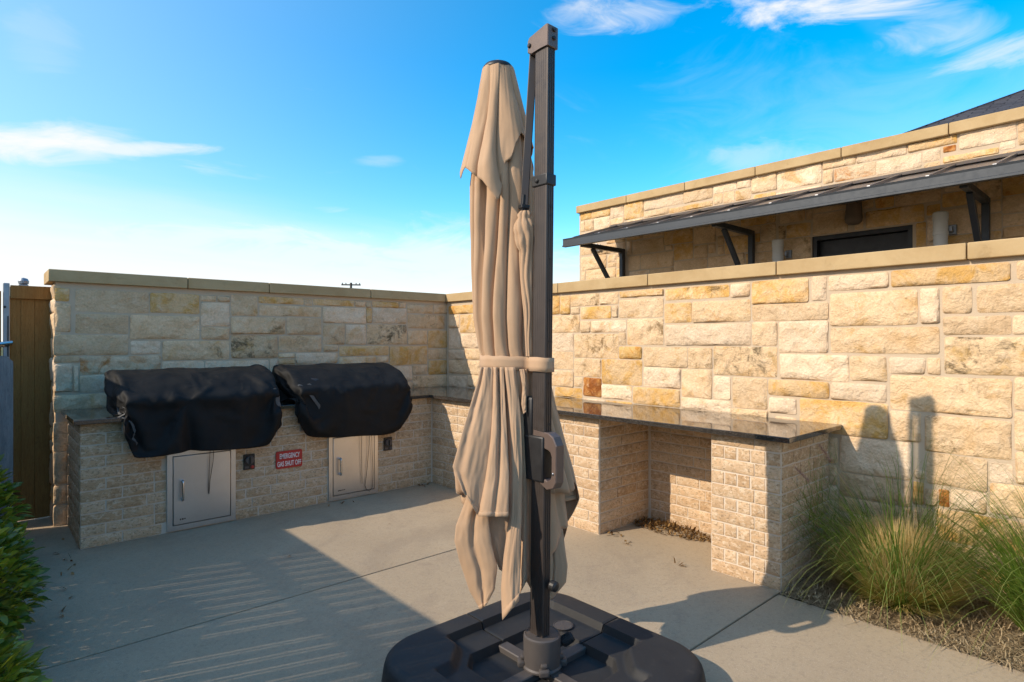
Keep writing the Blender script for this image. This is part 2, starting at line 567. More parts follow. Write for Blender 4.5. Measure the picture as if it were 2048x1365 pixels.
def leaf_mat(name, a, b, rough=0.35, trans=0.25):
    t = NT(name); v = t.coords('Object')
    n1 = t.noise(v, 14, 3)
    c = t.mix(t.oi.outputs['Random'], a, b)
    c = t.mix(t.math('MULTIPLY', t.ss(n1, 0.4, 0.7), 0.4), c, tuple(x * 1.5 for x in b))
    t.done(c, rough, t.bump(n1, 0.2, 0.004), spec=0.5)
    tr = t.n('ShaderNodeBsdfTranslucent'); t.set(tr.inputs[0], t.mix(1.0, c, (1.3, 1.25, 0.5), 'MULTIPLY'))
    ms = t.n('ShaderNodeMixShader'); ms.inputs[0].default_value = trans
    t.t.links.new(t.b.outputs[0], ms.inputs[1]); t.t.links.new(tr.outputs[0], ms.inputs[2])
    t.t.links.new(ms.outputs[0], t.t.nodes['Material Output'].inputs[0])
    return t.m
M['leaf'] = leaf_mat('glossy_shrub_leaf', (0.055, 0.10, 0.012), (0.33, 0.36, 0.04), 0.28, 0.35)
M['twig'] = wood_mat('shrub_twig', (0.10, 0.06, 0.03), (0.15, 0.09, 0.05), (0.05, 0.03, 0.02))


def strand_mat(name, a, b, tip, trans=0.42):
    """blades: colour runs from root to tip and from blade to blade (per-blade value in a UV layer)"""
    t = NT(name)
    uv = t.n('ShaderNodeUVMap'); uv.uv_map = 'blade'
    sp = t.n('ShaderNodeSeparateXYZ'); t.set(sp.inputs[0], uv.outputs[0])
    c = t.mix(sp.outputs[0], a, b)
    c = t.mix(t.ss(sp.outputs[1], 0.55, 1.0), c, tip)
    t.done(c, 0.55, spec=0.3)
    tr = t.n('ShaderNodeBsdfTranslucent'); t.set(tr.inputs[0], c)
    ms = t.n('ShaderNodeMixShader'); ms.inputs[0].default_value = trans
    t.t.links.new(t.b.outputs[0], ms.inputs[1]); t.t.links.new(tr.outputs[0], ms.inputs[2])
    t.t.links.new(ms.outputs[0], t.t.nodes['Material Output'].inputs[0])
    return t.m
M['grass'] = strand_mat('green_grass_blade', (0.085, 0.17, 0.018), (0.24, 0.33, 0.06), (0.28, 0.32, 0.09))
M['straw'] = strand_mat('cut_straw_stubble', (0.30, 0.31, 0.05), (0.58, 0.47, 0.14), (0.80, 0.60, 0.28))
M['seed'] = strand_mat('pink_seed_head', (0.32, 0.19, 0.15), (0.45, 0.30, 0.23), (0.50, 0.36, 0.28))
M['mulch_bit'] = strand_mat('dry_thatch', (0.27, 0.185, 0.095), (0.66, 0.51, 0.31), (0.60, 0.46, 0.27), 0.1)
M['dry_leaf'] = strand_mat('brown_dry_leaf', (0.12, 0.06, 0.02), (0.36, 0.21, 0.075), (0.27, 0.15, 0.05), 0.15)


def soil_mat():
    t = NT('mulch_soil'); v = t.coords('Object', False)
    a = t.noise(v, 30, 7, 0.7); b = t.noise(v, 90, 4, 0.7)
    c = t.mix(t.ss(a, 0.35, 0.65), (0.24, 0.18, 0.11), (0.46, 0.36, 0.235))
    return t.done(c, 0.95, t.bump(b, 0.8, 0.01, t.bump(a, 0.7, 0.02)), spec=0.1)
M['soil'] = soil_mat()


def ground_mat():
    t = NT('dry_turf'); v = t.coords('Object', False)
    a = t.noise(v, 0.6, 8, 0.65); b = t.noise(v, 25, 6, 0.7)
    c = t.mix(t.ss(a, 0.35, 0.65), (0.16, 0.14, 0.07), (0.10, 0.12, 0.04))
    c = t.mix(t.math('MULTIPLY', t.ss(b, 0.4, 0.7), 0.5), c, (0.06, 0.06, 0.025))
    return t.done(c, 0.95, t.bump(b, 0.6, 0.02), spec=0.1)
M['ground'] = ground_mat()


def shingle_mat():
    t = NT('asphalt_shingle'); v = t.coords('Object', False)
    w = t.n('ShaderNodeTexBrick')
    t.set(w.inputs['Vector'], v)
    w.inputs['Scale'].default_value = 1.0; w.inputs['Brick Width'].default_value = 0.33; w.inputs['Row Height'].default_value = 0.15
    w.inputs['Mortar Size'].default_value = 0.008
    w.inputs['Color1'].default_value = (0.050, 0.046, 0.050, 1); w.inputs['Color2'].default_value = (0.080, 0.074, 0.078, 1); w.inputs['Mortar'].default_value = (0.015, 0.014, 0.015, 1)
    n = t.noise(v, 90, 4)
    return t.done(w.outputs['Color'], 0.9, t.bump(w.outputs['Fac'], -0.6, 0.01, t.bump(n, 0.4, 0.004)), spec=0.2)
M['shingle'] = shingle_mat()

# ---------------------------------------------------------------- the setting: ground, patio, planting beds
WALL_U = 4.18      # face of the sunlit wall
WALL_V = 5.82      # face of the wall behind the grills
TOP = 2.0          # top of the coping
BR_U = 3.44        # brick front of the bar
BR_V = 5.05        # brick front of the grill counter
CT_Z = 0.905       # countertop

g = obj('ground', mesh('ground', [(-400, -400, -0.12), (400, -400, -0.12), (400, 400, -0.12), (-400, 400, -0.12)], [(0, 1, 2, 3)]), M['ground'])
tag(g, kind='structure')

patio = bpy.data.objects.new('patio', None)
link(patio)
tag(patio, kind='structure')
def slab(u0, u1, v0, v1, z=0.0):
    box('concrete_slab', (u0, v0, -0.11), (u1, v1, z), M['concrete'], patio, 0.006, 2)
J = 0.0045
for v0, v1 in ((-9.4, -7.6), (-7.6, -5.78), (-5.78, -3.95), (-3.95, -2.13), (-2.13, -0.31), (-0.31, 1.51), (1.51, 3.33), (3.33, 6.9)):
    if v0 < 1.4:
        slab(0.12, 3.40, v0 + J, v1 - J)
    else:
        slab(0.12, 4.6, v0 + J, v1 - J)
al = box('alley_pavement', (4.62, -3, -0.11), (6.05, 6.9, -0.02), M['concrete'])
tag(al, kind='structure')


def bed(name, u0, u1, v0, v1, z, amp):
    nx = max(2, int((u1 - u0) / 0.04)); ny = max(2, int((v1 - v0) / 0.04))
    vs_, fs = [], []
    for j in range(ny + 1):
        for i in range(nx + 1):
            x = u0 + (u1 - u0) * i / nx; y = v0 + (v1 - v0) * j / ny
            vs_.append((x, y, z + amp * noise.noise((x * 6, y * 6, 3)) + 0.4 * amp * noise.noise((x * 22, y * 22, 8))))
    for j in range(ny):
        for i in range(nx):
            a = j * (nx + 1) + i
            fs.append((a, a + 1, a + nx + 2, a + nx + 1))
    return tag(obj(name, mesh(name, vs_, fs, True), M['soil']), kind='structure')
bed('planting_bed', 3.405, 4.2, -9.4, 1.505, -0.01, 0.018)
bed('hedge_bed', -1.2, 0.115, -9.4, 6.9, -0.03, 0.02)

# ---------------------------------------------------------------- stone walls
RIGHT_STONES = [
    (3.957,4.125,1.700,1.885,'o'),(3.823,3.948,1.698,1.876,'y'),(3.472,3.814,1.768,1.874,'l'),(3.250,3.462,1.769,1.874,'l'),(3.704,3.811,1.693,1.761,'c'),
    (3.331,3.689,1.645,1.756,'y'),(3.254,3.323,1.650,1.753,'c'),(2.787,3.238,1.819,1.872,'y'),(2.793,3.242,1.643,1.799,'c'),(2.217,2.771,1.774,1.868,'y'),
    (2.058,2.207,1.768,1.869,'w'),(2.532,2.779,1.590,1.748,'y'),(2.053,2.524,1.589,1.749,'r'),(3.704,4.125,1.523,1.685,'l'),(3.572,3.693,1.520,1.629,'l'),
    (3.167,3.565,1.520,1.625,'w'),(2.793,3.153,1.411,1.631,'c'),(2.051,2.775,1.411,1.574,'w'),(1.859,2.039,1.412,1.581,'c'),(3.779,4.195,1.347,1.514,'w'),
    (3.254,3.766,1.289,1.504,'l'),(3.167,3.247,1.410,1.513,'c'),(3.004,3.245,1.289,1.394,'o'),(2.571,2.985,1.232,1.392,'l'),(2.356,2.563,1.230,1.390,'l'),
    (1.860,2.342,1.188,1.402,'L'),(3.782,4.160,1.173,1.339,'c'),(3.448,3.771,1.114,1.281,'l'),(3.002,3.436,1.062,1.279,'y'),(2.630,2.985,1.060,1.225,'w'),
    (2.359,2.619,1.003,1.221,'c'),(2.209,2.344,1.007,1.175,'w'),(1.930,2.190,0.954,1.176,'l'),(3.779,4.125,1.007,1.161,'c'),(3.663,3.771,1.016,1.103,'c'),
    (3.670,4.020,0.908,0.999,'y'),(3.443,3.655,0.937,1.106,'R'),(3.111,3.436,0.932,1.054,'w'),(2.636,3.092,0.911,1.052,'y'),(2.207,2.619,0.909,0.995,'w'),
    (1.924,2.197,0.895,0.945,'r'),(1.648,2.042,1.709,1.874,'y'),(1.521,2.039,1.588,1.702,'c'),(1.521,1.847,1.365,1.579,'w'),(1.399,1.840,1.181,1.353,'w'),
    (1.517,1.921,1.062,1.173,'y'),(1.724,1.916,0.940,1.048,'w'),(1.533,1.625,1.717,1.878,'w'),(1.173,1.517,1.775,1.871,'w'),(0.590,1.159,1.776,1.875,'y'),
    (0.410,0.563,1.779,1.878,'c'),(1.173,1.704,0.836,1.054,'y'),(1.003,1.165,0.838,1.018,'c'),(0.586,0.983,0.794,1.007,'l'),(0.430,0.571,0.854,1.061,'c'),
    (1.050,1.447,0.602,0.828,'w'),(0.689,0.973,0.606,0.787,'l'),(0.582,0.678,0.669,0.772,'w'),(0.430,0.569,0.675,0.846,'c'),(0.990,1.042,0.469,0.604,'o'),
    (0.864,0.914,0.482,0.583,'R'),(0.694,0.856,0.477,0.593,'w'),(0.391,0.678,0.494,0.661,'r'),(0.510,0.926,0.287,0.467,'y'),(1.054,1.450,0.445,0.592,'c'),
    (0.921,0.983,0.475,0.571,'c'),(1.020,1.509,1.544,1.755,'l'),(0.911,1.007,1.550,1.757,'w'),(0.759,0.896,1.604,1.759,'l'),(0.438,0.734,1.604,1.756,'l'),
    (0.586,0.893,1.480,1.585,'c'),(0.414,0.580,1.482,1.584,'c'),(0.911,1.505,1.369,1.529,'l'),(0.424,0.887,1.257,1.468,'L'),(1.182,1.386,1.192,1.350,'l'),
    (0.982,1.167,1.246,1.345,'w'),(0.905,0.972,1.251,1.348,'c'),(0.585,1.163,1.026,1.236,'l'),(0.390,0.572,1.078,1.249,'c'),(1.182,1.505,1.063,1.172,'w'),
    (5.112,5.769,1.758,1.856,'o'),(5.572,5.769,1.597,1.750,'c'),(5.134,5.550,1.536,1.743,'y'),(5.558,5.769,1.348,1.587,'w'),(5.178,5.536,1.362,1.523,'w'),
    (5.464,5.769,1.225,1.335,'w'),(5.156,5.452,1.229,1.352,'c'),(5.156,5.769,1.060,1.215,'c'),(5.429,5.769,0.901,1.032,'w'),(5.156,5.410,0.919,1.053,'c'),
    ]
BACK_STONES = [
    (0.445,0.535,1.756,1.858,'y'),(0.445,0.543,1.515,1.739,'c'),(0.575,1.081,1.679,1.855,'c'),(1.090,1.471,1.685,1.856,'y'),(1.479,1.612,1.802,1.853,'c'),
    (1.623,1.729,1.805,1.854,'c'),(1.485,1.722,1.578,1.788,'w'),(0.575,0.930,1.504,1.661,'c'),(0.945,1.472,1.459,1.661,'c'),(1.490,1.724,1.459,1.567,'c'),
    (0.438,0.930,1.332,1.491,'c'),(0.948,1.166,1.332,1.443,'w'),(1.183,1.724,1.276,1.443,'c'),(0.438,0.597,1.274,1.321,'c'),(0.605,1.166,1.175,1.319,'R2'),
    (0.438,0.555,1.043,1.263,'w'),(0.563,0.595,1.045,1.246,'w'),(0.603,0.994,1.033,1.168,'w'),(1.179,1.508,1.130,1.265,'w'),(0.438,0.906,0.883,1.018,'c'),
    (0.438,0.523,0.582,0.811,'c'),(0.438,0.523,0.323,0.572,'c'),(0.438,0.523,0.167,0.314,'c'),(0.438,0.523,-0.008,0.158,'c'),(1.742,1.974,1.682,1.868,'c'),
    (1.740,2.240,1.510,1.667,'c'),(1.740,2.166,1.283,1.495,'L'),(1.520,2.081,1.100,1.259,'w'),(1.988,2.427,1.806,1.869,'y'),(1.994,2.609,1.686,1.787,'c'),
    (2.434,2.515,1.799,1.868,'c'),(2.525,2.977,1.807,1.868,'y'),(2.985,3.104,1.811,1.868,'c'),(2.627,3.111,1.631,1.792,'w'),(3.114,3.178,1.805,1.866,'c'),
    (3.119,3.186,1.637,1.796,'y'),(3.189,3.512,1.813,1.875,'y'),(3.520,3.606,1.816,1.877,'c'),(3.196,3.614,1.639,1.805,'w'),(3.631,3.979,1.764,1.865,'c'),
    (3.992,4.199,1.766,1.870,'c'),(3.637,4.144,1.588,1.745,'l'),(2.256,2.609,1.508,1.673,'c'),(2.627,2.862,1.406,1.616,'c'),(2.878,3.111,1.408,1.614,'w'),
    (3.126,3.623,1.406,1.620,'L'),(3.637,3.896,1.404,1.562,'l'),(3.908,4.190,1.362,1.563,'y'),(2.176,2.609,1.334,1.491,'c'),(2.633,2.790,1.336,1.396,'c'),
    (2.808,3.388,1.284,1.387,'y'),(3.401,3.899,1.171,1.381,'y'),(3.913,4.180,1.226,1.341,'c'),(3.917,4.180,1.046,1.211,'y'),(2.174,2.334,1.277,1.317,'c'),
    (2.345,2.785,1.214,1.319,'w'),(2.803,3.231,1.168,1.272,'c'),(3.239,3.385,1.208,1.267,'c'),(2.093,2.165,1.086,1.265,'w'),(2.177,2.336,1.215,1.264,'c'),
    (3.496,3.692,0.996,1.155,'w'),(3.704,3.904,1.056,1.157,'c'),(3.704,4.180,0.900,1.036,'l'),]
BUILDING_STONES = [
    (5.114,5.293,3.046,3.137,'o'),(4.798,5.106,3.047,3.131,'y'),(4.589,4.787,3.005,3.142,'w'),(4.287,4.574,2.944,3.150,'y'),(3.748,4.279,3.016,3.133,'w'),
    (3.377,3.736,3.014,3.139,'c'),(3.104,3.367,3.055,3.140,'w'),(2.943,3.091,3.056,3.137,'w'),(2.674,2.934,2.974,3.151,'c'),(5.226,5.293,2.898,3.036,'c'),
    (5.072,5.220,2.897,3.032,'c'),(4.799,5.063,2.889,3.039,'w'),(4.582,4.791,2.886,2.990,'c'),(3.936,4.279,2.930,3.003,'c'),(3.377,3.928,2.928,2.983,'y'),
    (3.257,3.367,2.934,3.047,'c'),(3.123,3.247,2.931,3.047,'c'),(2.943,3.114,2.931,3.040,'c'),(5.107,5.287,2.582,2.696,'c'),(4.710,5.077,2.560,2.671,'c'),
    (4.862,5.287,2.379,2.552,'c'),(5.211,5.287,2.255,2.369,'c'),(4.710,5.202,2.232,2.371,'c'),(4.000,4.444,2.504,2.661,'c'),(3.872,4.329,2.311,2.485,'c'),
    (4.342,4.509,2.309,2.484,'c'),(3.619,3.861,2.373,2.554,'y'),(3.622,3.993,2.566,2.724,'y'),(3.342,3.611,2.526,2.708,'c'),(3.245,3.332,2.589,2.692,'c'),
    (3.439,3.605,2.364,2.508,'c'),(3.342,3.424,2.407,2.511,'c'),(3.445,3.861,2.241,2.358,'c'),(3.009,3.431,2.250,2.367,'c'),(2.915,3.231,2.375,2.555,'y'),
    (3.872,4.192,2.234,2.295,'c'),(2.242,2.667,2.959,3.145,'w'),(1.947,2.234,3.072,3.158,'c'),(1.546,1.940,3.070,3.151,'w'),(1.186,1.533,3.073,3.147,'y'),
    (0.810,1.171,3.014,3.153,'w'),(0.587,0.801,2.960,3.150,'c'),(2.136,2.228,2.937,3.065,'c'),(1.785,2.127,2.937,3.059,'R2'),(1.434,1.779,2.932,3.054,'w'),
    (1.304,1.426,2.966,3.061,'w'),(1.195,1.280,3.015,3.065,'R'),(0.917,1.282,2.927,2.976,'y'),(0.817,0.909,2.948,3.006,'w'),(1.639,1.785,2.630,2.735,'o'),
    (1.298,1.631,2.621,2.737,'c'),(1.095,1.286,2.558,2.671,'o'),(1.416,1.862,2.466,2.613,'y'),(2.020,2.323,2.674,2.723,'c'),(2.013,2.323,2.461,2.660,'c'),
    (2.398,2.641,2.620,2.730,'c'),(2.329,2.390,2.621,2.722,'c'),(2.334,2.641,2.419,2.598,'c'),]



def stone_mesh(w, h, proud, seed):
    """rock-faced block: x along the wall, z up, -y out of the wall; a rough front, rounded arrises, sides running back"""
    rnd = random.Random(seed)
    nx = 2 + min(6, int(w / 0.07)); ny = 2 + min(4, int(h / 0.06))
    off = Vector((rnd.uniform(0, 90), rnd.uniform(0, 90), rnd.uniform(0, 90)))
    e = min(0.012, w * 0.12, h * 0.12)
    tilt_x = rnd.uniform(-0.010, 0.010) / max(w, 0.2); tilt_z = rnd.uniform(-0.008, 0.008) / max(h, 0.15)
    xs = [-w / 2, -w / 2 + e] + [-w / 2 + e + (w - 2 * e) * i / nx for i in range(1, nx)] + [w / 2 - e, w / 2]
    zs = [-h / 2, -h / 2 + e] + [-h / 2 + e + (h - 2 * e) * i / ny for i in range(1, ny)] + [h / 2 - e, h / 2]
    vs_, fs = [], []
    W = len(xs)
    for j, z in enumerate(zs):
        for i, x in enumerate(xs):
            rim = i in (0, W - 1) or j in (0, len(zs) - 1)
            p = off + Vector((x * 7, 0, z * 7))
            n = noise.fractal(p, 1.0, 2.0, 3)
            d = proud * (0.3 if rim else 1.0) + (0.003 if rim else 0.012) * n + tilt_x * x + tilt_z * z
            if not rim and 1 < i < W - 2 and 1 < j < len(zs) - 2:
                d += rnd.uniform(-0.004, 0.006)
            jx = jz = 0
            if rim:
                jx = 0.0045 * noise.noise(off + Vector((x * 11, 5, z * 11)))
                jz = 0.0045 * noise.noise(off + Vector((x * 11, 9, z * 11)))
                if i in (0, W - 1) and j in (0, len(zs) - 1):
                    jx -= math.copysign(0.35 * e, x); jz -= math.copysign(0.35 * e, z)
            vs_.append((x + jx, -max(0.002, d), z + jz))
    H_ = len(zs)
    for j in range(H_ - 1):
        for i in range(W - 1):
            a = j * W + i
            fs.append((a, a + 1, a + W + 1, a + W))
    loop = [i for i in range(W)] + [j * W + W - 1 for j in range(1, H_)] + [(H_ - 1) * W + i for i in range(W - 2, -1, -1)] + [j * W for j in range(H_ - 2, 0, -1)]
    b0 = len(vs_)
    for k in loop:
        x, y, z = vs_[k]
        vs_.append((x, 0.03, z))
    n = len(loop)
    for k in range(n):
        fs.append((loop[(k + 1) % n], loop[k], b0 + k, b0 + (k + 1) % n))
    me = mesh('stone', vs_, fs, True)
    me.set_sharp_from_angle(angle=R(48))
    return me


KINDS = ['c'] * 7 + ['w'] * 4 + ['y'] * 3 + ['l'] * 3 + ['o']


def fill_rects(stones, a0, a1, z0, z1, seed, skip=()):
    """lay random stones into whatever the given ones leave free"""
    rnd = random.Random(seed)
    s = 0.02
    nx = int((a1 - a0) / s); nz = int((z1 - z0) / s)
    occ = [[False] * nx for _ in range(nz)]
    def mark(r, pad=0.004):
        for j in range(max(0, int((r[2] - pad - z0) / s)), min(nz, int(math.ceil((r[3] + pad - z0) / s)))):
            for i in range(max(0, int((r[0] - pad - a0) / s)), min(nx, int(math.ceil((r[1] + pad - a0) / s)))):
                occ[j][i] = True
    for st in stones: mark(st)
    for st in skip: mark(st)
    out = []
    for j in range(nz - 1, -1, -1):
        for i in range(nx):
            if occ[j][i]: continue
            wmax = rnd.choice((0.16, 0.24, 0.3, 0.38, 0.5)); hmax = rnd.choice((0.1, 0.14, 0.18, 0.22))
            w = 0
            while i + w < nx and not occ[j][i + w] and w * s < wmax: w += 1
            h = 0
            while j - h >= 0 and h * s < hmax and all(not occ[j - h][i + q] for q in range(w)): h += 1
            for q in range(h):
                for p in range(w): occ[j - q][i + p] = True
            r = (a0 + i * s + 0.004, a0 + (i + w) * s - 0.006, z0 + (j - h + 1) * s + 0.004, z0 + (j + 1) * s - 0.006, rnd.choice(KINDS))
            if r[1] - r[0] > 0.045 and r[3] - r[2] > 0.045:
                out.append(r)
    return out


def lay_stones(parent, stones, face, axis, seed):
    """axis 'u': the wall runs along Y and faces -X; axis 'v': it runs along X and faces -Y"""
    rnd = random.Random(seed)
    for k, (a0, a1, z0, z1, kind) in enumerate(stones):
        w, h = a1 - a0, z1 - z0
        me = stone_mesh(w, h, rnd.uniform(0.006, 0.013), seed * 1000 + k)
        c = ((a0 + a1) / 2, (z0 + z1) / 2)
        if axis == 'v':
            p, rot = Vector((c[0], face, c[1])), (0, 0, 0)
        else:
            p, rot = Vector((face, c[0], c[1])), (0, 0, R(-90))
        obj('stone', me, M[kind], parent, p - wloc(parent), rot)


def coping(parent, cuts, lo, hi, z0, z1, axis, name='coping_stone'):
    """cuts: positions of the joints along the wall; lo..hi across it"""
    for a, b in zip(cuts, cuts[1:]):
        a_, b_ = a + 0.003, b - 0.003
        if axis == 'u':
            box(name, (lo, a_, z0), (hi, b_, z1), M['coping'], parent, 0.006, 2)
        else:
            box(name, (a_, lo, z0), (b_, hi, z1), M['coping'], parent, 0.006, 2)


# sunlit wall on the right
rw = empty('stone_wall', 'sunlit cream limestone wall behind the long granite bar counter', 'stone wall', (WALL_U, 2.0, 0))
box('mortar_core', (WALL_U, -9.4, -0.1), (WALL_U + 0.36, WALL_V + 0.37, 1.905), M['mortar'], rw)
right = list(RIGHT_STONES)
right += fill_rects(right, -0.6, 5.79, 0.0, 1.89, 11)
lay_stones(rw, right, WALL_U, 'u', 1)
coping(rw, [-9.4, -8.2, -7.0, -5.8, -4.6, -3.4, -2.3, -1.25, -0.25, 0.776, 1.85, 2.92, 3.95, 4.85, WALL_V - 0.04], WALL_U - 0.04, WALL_U + 0.40, 1.905, TOP, 'u')
# wall behind the grills
bw = empty('stone_wall', 'shaded limestone wall rising behind the two covered grills', 'stone wall', (2.3, WALL_V, 0))
box('mortar_core', (0.45, WALL_V, -0.1), (WALL_U - 0.003, WALL_V + 0.36, 1.905), M['mortar'], bw)
back = list(BACK_STONES)
back += fill_rects(back, 0.44, WALL_U - 0.02, 0.0, 1.89, 12)
lay_stones(bw, back, WALL_V, 'v', 2)
ends = []
z = 0.0
rnd = random.Random(4)
while z < 1.86:
    h = min(rnd.choice((0.11, 0.16, 0.2, 0.26)), 1.89 - z)
    ends.append((WALL_V + 0.0, WALL_V + 0.36, z + 0.005, z + h - 0.005, rnd.choice(KINDS)))
    z += h
lay_stones(bw, [e for e in ends if e[3] - e[2] > 0.04], 0.45, 'u', 3)
coping(bw, [0.40, 1.372, 2.075, 3.152, WALL_U - 0.043], WALL_V - 0.04, WALL_V + 0.40, 1.905, TOP, 'v')
box('coping_stone', (WALL_U - 0.040, WALL_V - 0.037, 1.905), (WALL_U + 0.40, WALL_V + 0.40, TOP), M['coping'], rw, 0.006, 2)

# ---------------------------------------------------------------- brick counters
COURSE = 0.0796
BRICKS = {}
def brick_mesh(length, var):
    key = (round(length, 2), var)
    if key in BRICKS: return BRICKS[key]
    rnd = random.Random(hash((key[0] * 100, var)) & 0xffff)
    w, h = key[0], COURSE - 0.010
    nx = 5 if w > 0.15 else 3
    xs = [-w / 2 + w * i / nx for i in range(nx + 1)]
    zs = [-h / 2, -h / 2 + 0.006, h / 2 - 0.006, h / 2]
    vs_, fs = [], []
    W = len(xs)
    for j, z in enumerate(zs):
        for i, x in enumerate(xs):
            rim = i in (0, W - 1) or j in (0, 3)
            d = (0.002 if rim else 0.0045) + rnd.uniform(-0.0012, 0.0015)
            vs_.append((x + (rnd.uniform(-0.002, 0.002) if rim else 0), -d, z + (rnd.uniform(-0.0018, 0.0018) if rim else 0)))
    for j in range(3):
        for i in range(W - 1):
            a = j * W + i
            fs.append((a, a + 1, a + W + 1, a + W))
    loop = list(range(W)) + [W * 2 - 1, W * 3 - 1] + [3 * W + i for i in range(W - 1, -1, -1)] + [2 * W, W]
    b0 = len(vs_)
    for k in loop:
        x, y, z = vs_[k]; vs_.append((x, 0.012, z))
    for k in range(len(loop)):
        fs.append((loop[(k + 1) % len(loop)], loop[k], b0 + k, b0 + (k + 1) % len(loop)))
    me = mesh('brick', vs_, fs, True)
    me.set_sharp_from_angle(angle=R(50))
    me.materials.append(M['brick'])
    BRICKS[key] = me
    return me


def lay_bricks(parent, a0, a1, face, axis, seed, holes=(), rows=11, pattern=None, z0=0.0):
    rnd = random.Random(seed)
    for r in range(rows):
        za, zb = z0 + r * COURSE, z0 + (r + 1) * COURSE
        a = a0
        first = True
        while a < a1 - 0.02:
            if pattern:
                L = pattern[r % len(pattern)]
                i = sum(1 for _ in ()) if first else i + 1
                ln = L[i % len(L)]
            else:
                ln = rnd.choice((0.2, 0.2, 0.25, 0.3)) if not first else rnd.choice((0.1, 0.2, 0.3, 0.15)) if r % 2 else 0.25
            first = False
            b = min(a + ln, a1)
            if a1 - b < 0.055: b = a1
            # cut round openings
            segs = [(a, b)]
            for h0, h1, hz0, hz1 in holes:
                if zb <= hz0 + 0.01 or za >= hz1 - 0.01: continue
                ns = []
                for p, q in segs:
                    if q <= h0 or p >= h1: ns.append((p, q)); continue
                    if p < h0: ns.append((p, h0))
                    if q > h1: ns.append((h1, q))
                segs = ns
            for p, q in segs:
                w = q - p - 0.010
                if w < 0.02: continue
                me = brick_mesh(max(0.04, round(w / 0.01) * 0.01), rnd.randrange(3))
                c = (p + q) / 2; zc = (za + zb) / 2
                if axis == 'v': pos, rot = Vector((c, face, zc)), 0
                else: pos, rot = Vector((face, c, zc)), R(-90)
                o = obj('brick', me, None, parent, pos - wloc(parent), (rnd.uniform(-0.006, 0.006), 0, rot + rnd.uniform(-0.005, 0.005)))
            a = b


DOOR1 = (1.053, 1.540, 0.012, 0.610)
DOOR2 = (2.328, 2.817, 0.012, 0.610)
TIM1 = (1.603, 1.690, 0.395, 0.520)
TIM2 = (2.885, 2.974, 0.392, 0.517)
UND = CT_Z - 0.032
gc = empty('brick_counter', 'buff brick counter under the two covered grills, with steel doors', 'brick counter', (2.0, BR_V, 0))
box('mortar_core', (0.527, BR_V + 0.002, -0.05), (BR_U + 0.3, WALL_V - 0.03, UND - 0.001), M['brick_mortar'], gc)
lay_bricks(gc, 0.523, BR_U - 0.004, BR_V, 'v', 21, (DOOR1, DOOR2))
lay_bricks(gc, BR_V + 0.012, WALL_V - 0.03, 0.525, 'u', 22)
bc = empty('brick_bar', 'buff brick bar with open knee space along the sunlit wall', 'brick counter', (BR_U, 3.2, 0))
KNEE_U = 4.07
box('mortar_core', (BR_U + 0.002, 2.858, -0.05), (WALL_U - 0.03, BR_V - 0.001, UND - 0.001), M['brick_mortar'], bc)
box('mortar_core', (BR_U + 0.002, 1.511, -0.05), (WALL_U - 0.03, 1.946, UND - 0.001), M['brick_mortar'], bc)
box('mortar_core', (KNEE_U + 0.002, 1.947, -0.05), (WALL_U - 0.03, 2.857, UND - 0.001), M['brick_mortar'], bc)
lay_bricks(bc, 2.856, BR_V - 0.012, BR_U, 'u', 23)
lay_bricks(bc, BR_U + 0.012, KNEE_U - 0.01, 2.856, 'v', 24)
lay_bricks(bc, 1.95, 2.84, KNEE_U, 'u', 25)
lay_bricks(bc, 1.509, 1.946, BR_U, 'u', 26, pattern=[[0.155, 0.285], [0.09, 0.09, 0.085, 0.085, 0.09]])
lay_bricks(bc, BR_U + 0.012, WALL_U - 0.03, 1.509, 'v', 27)
# corner columns of the end-on bricks where two faces meet are covered by the first brick of each course

# granite tops
def top_slab(label, lo, hi):
    bm = bmesh.new()
    o = Vector(((lo[0] + hi[0]) / 2, (lo[1] + hi[1]) / 2, UND))
    add_box(bm, Vector((*lo, UND)) - o, Vector((*hi, CT_Z)) - o, 0.004, 2)
    return tag(place('granite_countertop', bm, o, M['granite']), label, 'countertop')
top_slab('dark polished granite top of the long bar along the sunlit wall', (3.36, 1.427), (WALL_U - 0.025, WALL_V - 0.025))
top_slab('dark granite top under the grills along the shaded wall', (0.481, 4.965), (3.357, WALL_V - 0.025))

